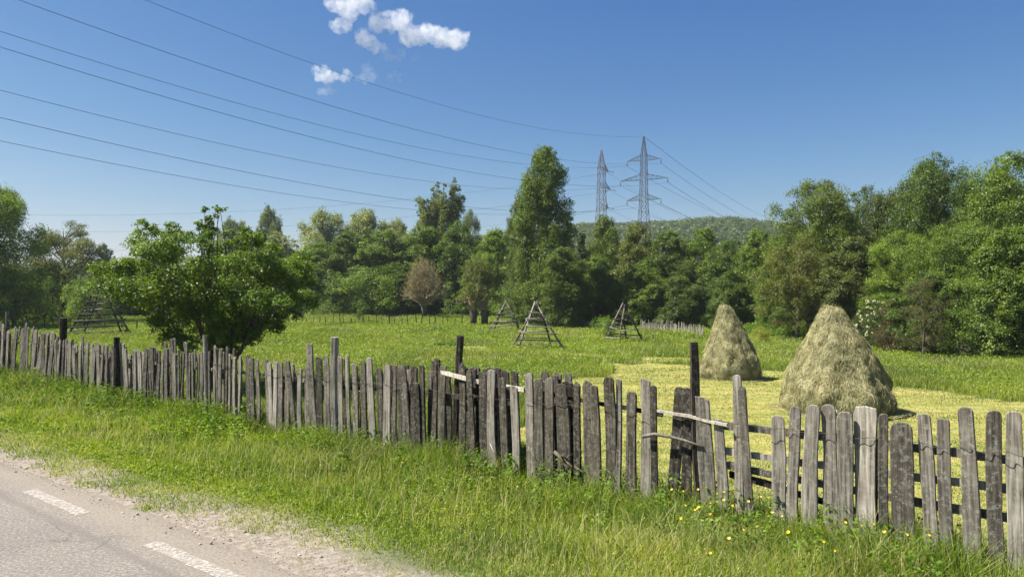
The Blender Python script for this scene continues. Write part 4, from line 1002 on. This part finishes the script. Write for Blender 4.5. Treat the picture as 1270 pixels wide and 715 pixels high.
T('broad1', 584, 264, 170, 36, GG, 'small distant round tree beside the feathery tall tree', LT)
# right of the poplar
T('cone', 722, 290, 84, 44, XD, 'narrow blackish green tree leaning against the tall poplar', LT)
T('alder1', 752, 271, 84, 60, (0.13, 0.185, 0.04), 'green tree with a pointed top under the reddish pylon', LT)
T('alder2', 792, 281, 80, 76, OL, 'olive brown topped tree under the grey pylon', LT)
T('alder0', 832, 292, 76, 72, DG, 'dark green tree just beyond the grey pylon', LT)
T('alder3', 872, 289, 74, 76, MG, 'green tree behind the smaller haystack', LT)
T('alder1', 906, 299, 70, 70, DG, 'darker tree over the top of the smaller haystack', LT)
T('alder2', 942, 288, 66, 80, MG, 'tall green tree between the two haystacks', LT)
T('alder0', 740, 322, 72, 60, MG, 'lower tree behind the small narrow hay rack', LT)
T('alder3', 795, 330, 68, 70, MG, 'low tree behind the pale field fence', LT)
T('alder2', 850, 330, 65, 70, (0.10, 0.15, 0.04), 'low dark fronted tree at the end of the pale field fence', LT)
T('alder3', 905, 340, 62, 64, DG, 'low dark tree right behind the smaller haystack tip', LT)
# right wood
T('broad0', 1012, 232, 54, 122, (0.135, 0.185, 0.042), 'large olive green tree rising behind the larger haystack', LT, rot=.5)
T('airy', 990, 290, 50, 90, (0.155, 0.175, 0.045), 'yellowish tree with thin crown over the gap between the haystacks', LT)
T('alder1', 965, 320, 56, 60, MG, 'green tree in the gap between the two haystacks', LT)
T('broad1', 1085, 238, 56, 100, (0.105, 0.145, 0.038), 'broad tree with level top between the large olive tree and the tallest wood tree', LT)
T('broad2', 1158, 196, 52, 104, DG, 'tallest dark tree of the wood with a rounded separate crown', LT, rot=2.2)
T('airy', 1212, 218, 54, 90, DG, 'thin dark tree with gaps beside the tallest rounded crown', LT)
T('broad0', 1262, 200, 46, 150, MG, 'large green tree cut off by the picture edge above the grey field fence', LT, rot=4)
T('alder3', 1060, 300, 48, 90, (0.13, 0.16, 0.05), 'medium tree with mixed foliage right above the larger haystack', LT)
T('broad1', 1120, 292, 45, 110, LG, 'fresh green tree above the white flowering elder', LT, rot=1.4)
T('broad2', 1192, 278, 42, 120, MG, 'green tree with layered foliage above the shaded field fence', LT, rot=3.6)
T('alder0', 1250, 290, 38, 110, MG, 'low hanging leafy tree at the picture edge beyond the last fence pickets', LT)
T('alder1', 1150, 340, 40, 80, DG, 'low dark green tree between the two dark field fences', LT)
T('bush', 1205, 375, 38, 80, MG, 'leafy bush behind the shaded grey field fence', LT, cat='bush', name='bush')
T('bush1', 1110, 370, 41, 50, (0.125, 0.105, 0.05), 'brownish olive bush beside the white flowering elder', LT, cat='bush', name='bush')
T('airy1', 1146, 345, 37, 62, (0.12, 0.125, 0.045), 'brown tinged low tree with a crooked dark trunk', LT)
T('bush', 1030, 378, 50, 60, DG, 'dark bush right behind the larger haystack', LT, cat='bush', name='bush')
T('bush1', 975, 380, 54, 50, DG, 'dark rounded bush on the herb bank between the haystacks', LT, cat='bush', name='bush')
T('bush', 944, 405, 48, 22, (0.34, 0.36, 0.06), 'small yellow flowering bush beside the smaller haystack', LT, cat='bush', name='bush')
T('bush1', 755, 395, 50, 18, MG, 'small round bush touching the small narrow hay rack', LT, cat='bush', name='bush')
T('sapling', 450, 365, 72, 20, (0.10, 0.17, 0.035), 'small bright green sapling standing before the hedge trees', LT, name='sapling', cat='sapling')
# deeper wood behind so the skyline is not one row
k = 0
for px, top, D, w, col, lab in [(1040, 262, 75, 90, MG, 'tree deeper in the wood over the shoulder of the large olive tree'), (1120, 245, 72, 90, DG, 'tree deeper in the wood between the level top and the tallest crown'),
                           (1190, 235, 70, 90, MG, 'tree deeper in the wood just beneath the thin gappy tree'), (965, 296, 90, 70, MG, 'tree deeper in the wood near the hill end'),
                           (1240, 230, 62, 110, MG, 'tree deeper in the wood above the picture edge fence'), (1310, 215, 58, 140, DG, 'dark wood tree at the very edge of the picture')]:
    T('alder%d' % (k % 4), px, top, D, w, col, lab, LT); k += 1

# tall poplar, leafy to the ground, loose side spire
b = at(672, 404)
pop = tree('poplar', 675, 190, b.y, 66, (0.13, 0.19, 0.045), 'tallest leafy poplar in the middle of the tree line', LT, rot=0.6)
tree('poplar', 645, 250, b.y + 3, 36, (0.13, 0.18, 0.055), 'slimmer poplar spire joined to the side of the tallest poplar', LT, rot=2.6)
tree('poplar', 698, 310, b.y - 3, 54, (0.125, 0.185, 0.042), 'lower leafy poplar at the foot of the tallest poplar', LT, rot=4.6)

# feathery tall tree with several upright stems
def feathery(px, top, D, wpx):
    b = atD(px, D); H = zpix(top, D) - b.z; Rr = wpx / 2 * D / F; rs = np.random.default_rng(5)
    o = empty('tree', b, 0, 'tall feathery tree with several upright bare stems showing through', 'tree', LT)
    mb = MB(); cs, rr = [], []
    for s_ in range(9):
        u = -1 + 2 * (s_ + 0.5) / 9; x1 = u * Rr * 0.82 + rs.normal(0, .15); y1 = rs.uniform(-1, 1) * Rr * 0.5; hh = H * (1.0 - 0.13 * abs(u - 0.35) - 0.05 * rs.random())
        pts = [(u * .3, 0, -.2), (x1 * .45, y1 * .4, hh * .35), (x1 * .8, y1 * .8, hh * .62), (x1, y1, hh * .95)]
        mb.tube([Vector(p) for p in pts], [.2, .15, .10, .03], 6)
        for k in range(16):
            f = 0.32 + 0.68 * (k + rs.random()) / 16; q = np.array([np.interp(f * .95, [0, .35, .62, .95], [p[i] for p in pts]) for i in range(3)])
            q[2] = f * hh; r_ = rs.uniform(0.55, 0.95) * (1.0 if f < .85 else .6)
            if rs.random() < 0.1 and f > .5: continue
            cs.append(q + np.array([rs.normal(0, .3), rs.normal(0, .3), 0])); rr.append(r_)
    V, rnd = crown_leaves(cs, rr, 60000, 0.22, 1.7, 0.3, 55, 10, 0.5)
    mb.build('trunk', M_BARK, o); c_ = link('crown', leaf_mesh('crown', V, rnd, M_LEAF), o); c_.color = (0.17, 0.21, 0.075, 1)
feathery(546, 218, 104, 70)

# pollard willows: stub trunk and a fan of straight twigs
def pollard(px, base, top, wpx, label, leafcol, nleaf, seed, stubs=1, twigs=230):
    b = at(px, base); D = b.y; H = zpix(top, D) - b.z; Rr = wpx / 2 * D / F; rs = np.random.default_rng(seed); th = H * 0.2
    o = empty('pollard_willow', b, 0, label, 'tree', 'pollard willows at the meadow edge')
    mb = MB()
    heads = []
    for s_ in range(stubs):
        x0 = (s_ - (stubs - 1) / 2) * 1.0; mb.tube([(x0, 0, -.2), (x0, 0, th * .5), (x0 + .05, 0, th * .9), (x0, 0, th * 1.15)], [.32, .30, .42, .3], 9); heads.append((x0, 0, th))
    mb.build('trunk', M_BARK, o)
    mb = MB(); pts_ = []
    for k in range(twigs):
        h0 = Vector(heads[k % len(heads)]) + Vector((rs.normal(0, .15), rs.normal(0, .15), 0)); a = rs.random() * 6.28; el = rs.uniform(0.12, 1.5) ; 
        tgt = Vector((math.cos(a) * math.cos(el) * Rr, math.sin(a) * math.cos(el) * Rr, th * 1.0 + math.sin(el) * (H - th))) * 1.0; tgt = Vector((tgt.x, tgt.y, tgt.z)) 
        f = rs.uniform(0.8, 1.02); e = h0.lerp(tgt, f); mid = h0.lerp(e, .5) + Vector((math.cos(a), math.sin(a), 0)) * 0.12 * Rr + Vector((0, 0, .08 * H * math.cos(el)))
        mb.tube([h0, mid, e], [.055, .04, .018], 4, False)
        for q in range(3):
            p = mid.lerp(e, rs.uniform(0.1, 1)); d = Vector((rs.normal(0, 1), rs.normal(0, 1), abs(rs.normal(0, 1)) + .6)).normalized() * rs.uniform(.3, .8); mb.tube([p, p + d], [.018, .010], 3, False)
            pts_.append(np.array(p + d * .8))
    mb.build('twigs', M_TWIG, o)['kind'] = 'stuff'
    V, rnd = crown_leaves(pts_, np.full(len(pts_), .3), nleaf, 0.10, 1, .3, seed + 9, 6, .4); c_ = link('crown', leaf_mesh('crown', V, rnd, M_LEAF), o); c_.color = (*leafcol, 1)
pollard(526, 394, 320, 62, 'round brown pollard willow with a fan of nearly bare twigs', (0.26, 0.24, 0.10), 6500, 1)
pollard(594, 403, 318, 58, 'greener pollard willow on a double stump beside the furthest hay rack', (0.15, 0.20, 0.04), 26000, 2, 2, 110)

# white flowering elder
def elder():
    b = at(1084, 433); o = empty('elder_bush', b, 0, 'elder bush carrying creamy white flower heads behind the larger haystack', 'bush')
    crown, trunk, H0, R0 = PROTO['bush']; D = b.y; k = 48 / 2 * D / F / R0; hz = (zpix(368, D) - b.z) / H0
    o.scale = (k, k, hz); link('trunk', trunk, o); c_ = link('crown', crown, o); c_.color = (0.08, 0.12, 0.03, 1)
    rs = np.random.default_rng(4); n = 46; cs = []
    for i in range(n):
        a = rs.uniform(PI * 0.95, PI * 1.75); h = rs.uniform(0.15, 0.95); r = R0 * 0.95 * prof_hedge(h); cs.append(np.array([math.cos(a) * r, math.sin(a) * r, h * H0]))
    V, rnd = crown_leaves(cs, np.full(n, .16), 3000, 0.055, .5, .6, 77, 20, .9)
    m, nt = new_mat('cream_blossom'); rgb = nt.nodes.new('ShaderNodeRGB'); rgb.outputs[0].default_value = (0.72, 0.70, 0.50, 1); out(nt, leafy(nt, rgb.outputs[0], .3, .02)); link('blossom', leaf_mesh('blossom', V, rnd, m), o)
elder()

# fruit tree near the fence: several crooked stems, leaves big enough to read
def fruit_tree():
    D = 25.0; b = atD(272, D); o = empty('fruit_tree', b, 0, 'nearest fruit tree with dense glossy leaves standing just behind the fence', 'tree')
    rs = np.random.default_rng(12)
    # crown outline by picture: (px, py, radius px)
    blobs = [(254, 262, 5), (256, 272, 6), (249, 282, 8), (242, 294, 10), (277, 260, 4), (272, 263, 5), (267, 270, 5), (262, 279, 6), (257, 291, 8), (263, 255, 3), (262, 285, 8), (238, 310, 20), (200, 285, 13), (186, 293, 10), (212, 292, 14), (195, 312, 22), (222, 325, 28), (172, 335, 20), (156, 350, 16), (165, 366, 20), (190, 352, 26), (150, 372, 10),
             (215, 365, 30), (245, 345, 30), (268, 330, 24), (300, 305, 13), (318, 298, 14), (334, 304, 14), (350, 318, 16), (364, 332, 15), (300, 328, 26), (326, 328, 26), (345, 345, 26), (372, 352, 14), (368, 372, 18), (384, 376, 9), (340, 372, 26), (310, 360, 30),
             (280, 365, 32), (250, 385, 28), (222, 388, 16), (200, 376, 11), (178, 386, 8), (300, 392, 28), (330, 392, 18), (350, 392, 12), (362, 392, 9), (268, 405, 26), (240, 410, 18), (290, 412, 22), (262, 424, 16), (285, 426, 14), (312, 412, 16), (304, 424, 12), (322, 402, 14), (246, 422, 12), (276, 436, 10), (296, 432, 9), (230, 398, 16), (270, 290, 9), (285, 312, 16), (305, 290, 6), (170, 312, 8)]
    cs, rr = [], []
    for px, py, r in blobs:
        for k in range(2 if r < 12 else 4):
            dep = rs.uniform(-1, 1) * (2.3 if r > 15 else 1.2 if r > 8 else 0.25); Y = D + dep
            cs.append(np.array([(px + rs.normal(0, r * .3) - 272) / F * D + (272 - 635) / F * D * 0, dep, zpix(py + rs.normal(0, r * .25), D) - b.z])); rr.append(r * D / F * (0.62 if r > 12 else .8))
    V, rnd = crown_leaves(cs, rr, 88000, 0.085, 0.85, 0.45, 31, 9, 0.55)
    c_ = link('crown', leaf_mesh('crown', V, rnd, M_LEAF_GLOSSY), o); c_.color = (0.130, 0.205, 0.030, 1)
    mb = MB(); stems = []
    for k in range(7):
        a = rs.uniform(-1.0, 1.0); x1 = (k - 3) * 0.5 + rs.normal(0, .15); y1 = rs.normal(0, .8); z1 = rs.uniform(2.6, 4.0)
        if k == 4: x1, y1, z1 = -0.35, 0, 3.6
        pts = [Vector((rs.normal(0, .12), rs.normal(0, .12), -.2)), Vector((x1 * .25, y1 * .2, 0.9)), Vector((x1 * .65 + rs.normal(0, .1), y1 * .6, z1 * .55)), Vector((x1, y1, z1))]
        mb.tube(pts, [.13, .10, .065, .025], 7); stems.append(pts)
    for j in list(range(9)) + list(rs.permutation(len(cs))[:90]):
        s_ = stems[int(np.argmin([abs(p[3].x - cs[j][0]) + .5 * abs(p[3].y - cs[j][1]) for p in stems]))]; a = s_[2].lerp(s_[1] if cs[j][2] < 2 else s_[3], rs.random() * .8); e = Vector(cs[j])
        mb.tube([a, a.lerp(e, .5) + Vector((rs.normal(0, .1), rs.normal(0, .1), .1)), e], [.032, .02, .007], 4)
    mb.build('trunk', M_BARK, o)
fruit_tree()

# ------------------------------------------------------------------ wooded hill
def hill_wood():
    rs = np.random.default_rng(99); cs, szs = [], []
    n = 12000
    az = rs.uniform(R(-36), R(40), n); d = np.sqrt(rs.uniform(210 ** 2, 590 ** 2, n)); x = np.sin(az) * d; y = np.cos(az) * d
    keep = (rs.random(n) < 0.75) & ((az > R(-12)) | (d > 330)); x, y = x[keep], y[keep]; n = len(x); z = ground_z(x, y)
    per = 75; R_ = rs.uniform(2.4, 4.4, n); dd = rs.normal(size=(n, per, 3)); dd /= np.linalg.norm(dd, axis=2)[..., None]; dd[..., 2] = np.abs(dd[..., 2]) * 1.0 - 0.15
    P = np.stack([x, y, z + R_ * 0.6], 1)[:, None, :] + dd * R_[:, None, None] * rs.uniform(0.75, 1.05, (n, per, 1)) * np.array([1, 1, 1.05])
    nn = dd + rs.normal(0, .35, dd.shape); nn /= np.linalg.norm(nn, axis=2)[..., None]
    C = P.reshape(-1, 3); V = leaf_quads(C, nn.reshape(-1, 3), rs.uniform(0.7, 1.4, len(C)), 0.8)
    rnd = np.clip(np.repeat(rs.random(n), per) * 0.7 + rs.random(len(C)) * 0.3, 0, 1)
    o = link('hill_forest', leaf_mesh('hill_forest', V, np.repeat(rnd, 4), M_LEAF)); o.color = (0.085, 0.125, 0.045, 1)
    tag(o, 'hazy green forest covering the distant hill', 'forest', None, 'stuff')
hill_wood()

# ------------------------------------------------------------------ pylons
def steel(name, a, b):
    m, nt = new_mat(name); n_ = noise(nt, geo_pos(nt), 0.35, 4)
    out(nt, principled(nt, ramp(nt, n_, [(0.35, a), (0.65, b)]), 0.6, 0.4)); return m
M_STEEL = steel('grey_steel', (0.03, 0.033, 0.036), (0.06, 0.063, 0.066)); M_RUST = steel('reddish_steel', (0.07, 0.052, 0.05), (0.11, 0.09, 0.088))
m, nt = new_mat('cable'); out(nt, principled(nt, (0.03, 0.03, 0.035), 0.6, 0.3)); M_CABLE = m
m, nt = new_mat('insulator'); out(nt, principled(nt, (0.07, 0.05, 0.045), 0.3, 0.5)); M_INS = m
def bar(mb, a, b, r): mb.tube([a, b], r, 4, False, False)
def lattice(mb, H, wfun, z0, z1, nseg, r):
    zs = [z0]; 
    for i in range(nseg): zs.append(z0 + (z1 - z0) * (1 - (1 - (i + 1) / nseg) ** 1.25))
    cor = lambda z, k: Vector((wfun(z) / 2 * (-1 if k in (0, 3) else 1), wfun(z) / 2 * (-1 if k in (0, 1) else 1), z))
    for i in range(nseg):
        for k in range(4):
            j = (k + 1) % 4
            bar(mb, cor(zs[i], k), cor(zs[i + 1], k), r * 1.5)
            bar(mb, cor(zs[i], k), cor(zs[i + 1], j), r); bar(mb, cor(zs[i], j), cor(zs[i + 1], k), r)
            bar(mb, cor(zs[i + 1], k), cor(zs[i + 1], j), r)
def pylon(b, H, levels, arms, ang, wbase, wtop, mat, label, r, tension=False, peak=None, sides=(-1, 1)):
    o = empty('electricity_pylon', b, ang, label, 'pylon', 'high voltage pylons behind the trees')
    wf = lambda z: np.interp(z, [0, levels[-1] - 1, levels[0] + 1, H], [wbase, wtop * 1.35, wtop, 0.15]); mb = MB()
    lattice(mb, H, wf, 0, H, 17, r); mb.build('lattice_tower', mat, o); ends = []
    for lv, ar in zip(levels, arms):
        row = []
        for s_ in sides:
            mb = MB(); w = wf(lv) / 2; tip = Vector((s_ * ar, 0, lv + 0.05)); n_ = 4
            for k in (-1, 1):
                bar(mb, Vector((s_ * w, k * w, lv)), tip, r * 1.2); bar(mb, Vector((s_ * w, k * w, lv + 1.15)), tip, r * 1.2)
                for i in range(n_):
                    f0, f1 = i / n_, (i + .5) / n_; lo = Vector((s_ * w, k * w, lv)).lerp(tip, f0); hi = Vector((s_ * w, k * w, lv + 1.15)).lerp(tip, f0); lo1 = Vector((s_ * w, k * w, lv)).lerp(tip, (i + 1) / n_)
                    bar(mb, hi, lo1, r * .8); bar(mb, lo, hi, r * .8)
            mb.build('crossarm', mat, o)
            mb = MB()
            if tension:
                for k in (-1, 1): mb.tube([tip, tip + Vector((0, k * 1.5, -.35))], [.07, .07], 6)
            else:
                mb.tube([tip + Vector((0, 0, -.05)), tip + Vector((0, 0, -0.9))], [.08, .08], 6)
            mb.build('insulator', M_INS, o); row.append(tip + Vector((0, 0, -.3 if tension else -0.9)))
        ends.append(row)
    bpy.context.view_layer.update()
    c_, s2 = math.cos(ang), math.sin(ang)
    return [[Vector((b.x + p.x * c_ - p.y * s2, b.y + p.x * s2 + p.y * c_, b.z + p.z)) for p in row] for row in ends]
D1 = 152; b1 = atD(798.5, D1); H1 = zpix(169, D1) - b1.z
lv = [zpix(p, D1) - b1.z for p in (199, 223, 248)]
line_dir = Vector((-61, -100, 0)).normalized(); ang1 = math.atan2(line_dir.x, -line_dir.y) * -1
ang1 = math.atan2(-0.52, 0.85)
E1 = pylon(b1, H1, lv, (3.6, 5.0, 3.6), ang1, 4.0, 1.0, M_STEEL, 'dark grey lattice pylon with three levels of crossarms', 0.035)
D2 = 182; b2 = atD(746, D2); H2 = zpix(186, D2) - b2.z
lv2 = [zpix(p, D2) - b2.z for p in (210, 232, 256)]
E2 = pylon(b2, H2, lv2, (4.2, 5.6, 4.2), R(60), 5.6, 1.35, M_RUST, 'reddish lattice tension pylon with short arms seen side on', 0.04, True, None, (1,))

def cable(a, b, sag, label, group, umax=1.0, r=0.02):
    pts = []; n = 60
    for i in range(n + 1):
        u = i / n * umax; p = a.lerp(b, u); p.z -= 4 * sag * u * (1 - u); pts.append(p - a)
    mb = MB(); mb.tube(pts, r, 4, False); return tag(mb.build('power_cable', M_CABLE, None, a), label, 'power cable', group)
LV = ['top', 'middle', 'bottom']; GC = 'cables strung from the grey pylon over the meadow'
span = Vector((-61, -100, 0)) * 1.42
for i, row in enumerate(E1):
    for j, p in enumerate(row):
        cable(p, p + span, 7.0, 'thin cable over the meadow from the grey pylon %s crossarm, %s of its pair' % (LV[i], 'lower' if j == 0 else 'upper'), GC)
pk = Vector((b1.x, b1.y, b1.z + H1)); cable(pk, pk + span, 7.8, 'highest thin cable, from the tip of the grey pylon across the small clouds', GC, 1.0, 0.018)
# on over the wood towards the hill
def far_pt(px, py, Y): return Vector(((px - 635) / F * Y, Y, zpix(py, Y)))
GC2 = 'cables strung from the grey pylon towards the hill'
cable(pk, far_pt(1012, 283, 430), 6, 'uppermost thin cable sloping down from the grey pylon tip to the wooded hill', GC2, 1.0, 0.028)
for i, row in enumerate(E1):
    for j, p in enumerate(row):
        cable(p, far_pt(1010 + 6 * j, 290 + 7 * i + j, 430), 6, 'cable sloping hillwards from the grey pylon %s crossarm, %s of its pair' % (LV[i], 'nearer' if j else 'farther'), GC2, 1.0, 0.026)
GC3 = 'cables strung from the reddish pylon'
for i in range(3):
    p = E2[i][0]
    cable(p, Vector((-185, 166 - 6 * i, zpix((238, 256, 279)[i] , 166 - 6 * i))), 7.5, 'faint low cable towards the olive tree from the %s arm of the reddish pylon' % LV[i], GC3, 1.0, 0.022)
    p = E2[i][0]
    cable(p, far_pt(925 + 5 * i, 300 + 8 * i, 430), 3, 'faint cable sloping from the %s arm of the reddish pylon behind the grey pylon' % LV[i], GC3, 1.0, 0.024)

# ------------------------------------------------------------------ haze and clouds
m, nt = new_mat('haze')
pv = nt.nodes.new('ShaderNodeVolumePrincipled'); pv.inputs['Color'].default_value = (0.78, 0.86, 0.95, 1); pv.inputs['Density'].default_value = 0.00022; pv.inputs['Anisotropy'].default_value = 0.2
vo = nt.nodes.new('ShaderNodeOutputMaterial'); nt.links.new(pv.outputs[0], vo.inputs['Volume'])
mb = MB(); mb.box((0, 0, 0), (8000, 8000, 90)); hz = mb.build('haze', m, None, (0, 0, 90 / 2 - 3.5)); tag(hz, 'thin pale summer haze over the valley', 'haze', None, 'stuff')

m, nt = new_mat('cloud_vapour')
oc = objc(nt); n1 = noise(nt, oc, 0.028, 8, 0.72)
de = ramp(nt, n1, [(0.40, 0.0), (0.68, 1.0)])
oi = nt.nodes.new('ShaderNodeObjectInfo'); sepc = nt.nodes.new('ShaderNodeSeparateColor'); nt.links.new(oi.outputs['Color'], sepc.inputs[0])
pv = nt.nodes.new('ShaderNodeVolumePrincipled'); pv.inputs['Color'].default_value = (1, 1, 1, 1); pv.inputs['Anisotropy'].default_value = 0.0
nt.links.new(math_(nt, 'MULTIPLY', de, sepc.outputs[0]), pv.inputs['Density'])
vo = nt.nodes.new('ShaderNodeOutputMaterial'); nt.links.new(pv.outputs[0], vo.inputs['Volume']); M_CLOUD = m
def cloud(blobs, label, dens, seed):
    D = 3000.0; rs = random.Random(seed); k = D / F
    cx = sum(b[0] for b in blobs) / len(blobs); cyy = sum(b[1] for b in blobs) / len(blobs)
    org = Vector(((cx - 635) * k, D, zpix(cyy, D))); import bmesh
    bm = bmesh.new()
    for px, py, r in blobs:
        for q in range(5):
            c_ = Vector(((px - cx + rs.gauss(0, r * .4)) * k, rs.gauss(0, r * .5) * k, -(py - cyy + rs.gauss(0, r * .3)) * k)); rr = r * k * rs.uniform(0.65, 1.2)
            from mathutils import Matrix
            bmesh.ops.create_icosphere(bm, subdivisions=2, radius=rr, matrix=Matrix.Translation(c_))
    me = bpy.data.meshes.new('cloud'); bm.to_mesh(me); bm.free(); me.materials.append(M_CLOUD)
    o = link('cloud', me, None, org); md = o.modifiers.new('remesh', 'REMESH'); md.mode = 'VOXEL'; md.voxel_size = 4.5
    tx = bpy.data.textures.new('billow', 'CLOUDS'); tx.noise_scale = 22; dm = o.modifiers.new('billow', 'DISPLACE'); dm.texture = tx; dm.strength = 30; dm.mid_level = 0.5; dm.texture_coords = 'LOCAL'
    t2_ = bpy.data.textures.new('fray', 'CLOUDS'); t2_.noise_scale = 8; t2_.noise_depth = 3; d2 = o.modifiers.new('fray', 'DISPLACE'); d2.texture = t2_; d2.strength = 18; d2.mid_level = 0.55; d2.texture_coords = 'LOCAL'
    o.color = (dens, 0, 0, 1); tag(o, label, 'cloud', 'small fair weather clouds')
cloud([(413, 6, 8), (430, 10, 13), (442, 4, 13), (455, 4, 9), (432, 20, 9), (418, 33, 8), (428, 34, 8), (445, 46, 9), (455, 52, 8), (466, 56, 7), (476, 58, 4)], 'ragged white cloud touching the top of the picture', 0.024, 1)
cloud([(471, 25, 8), (484, 30, 11), (498, 32, 11), (510, 42, 11), (522, 42, 12), (536, 42, 11), (550, 47, 11), (562, 46, 12), (573, 46, 8)], 'largest bright elongated white cloud', 0.024, 2)
cloud([(397, 92, 7), (406, 94, 8), (413, 95, 5)], 'small bright puff crossed by the highest cable', 0.03, 3)
cloud([(429, 90, 5), (427, 99, 5), (431, 94, 5)], 'tiny bright puff between the small round puff and the faint wisp', 0.02, 4)
cloud([(404, 112, 6), (409, 110, 5)], 'faint small wisp hanging under the round puff', 0.008, 5)
cloud([(455, 86, 6), (456, 95, 8), (450, 97, 5)], 'faint translucent wisp beside the tiny puffs', 0.007, 6)
cloud([(484, 71, 7), (494, 72, 6), (497, 65, 4)], 'thin veil of cloud under the elongated cloud', 0.008, 7)
cloud([(493, 95, 4.5), (489, 90, 3), (484, 92, 3)], 'tiny star like speck of cloud, last to the side of the wisps', 0.018, 8)
cloud([(515, 72, 4), (521, 71, 3)], 'barely visible scrap of cloud below the elongated cloud', 0.006, 9)
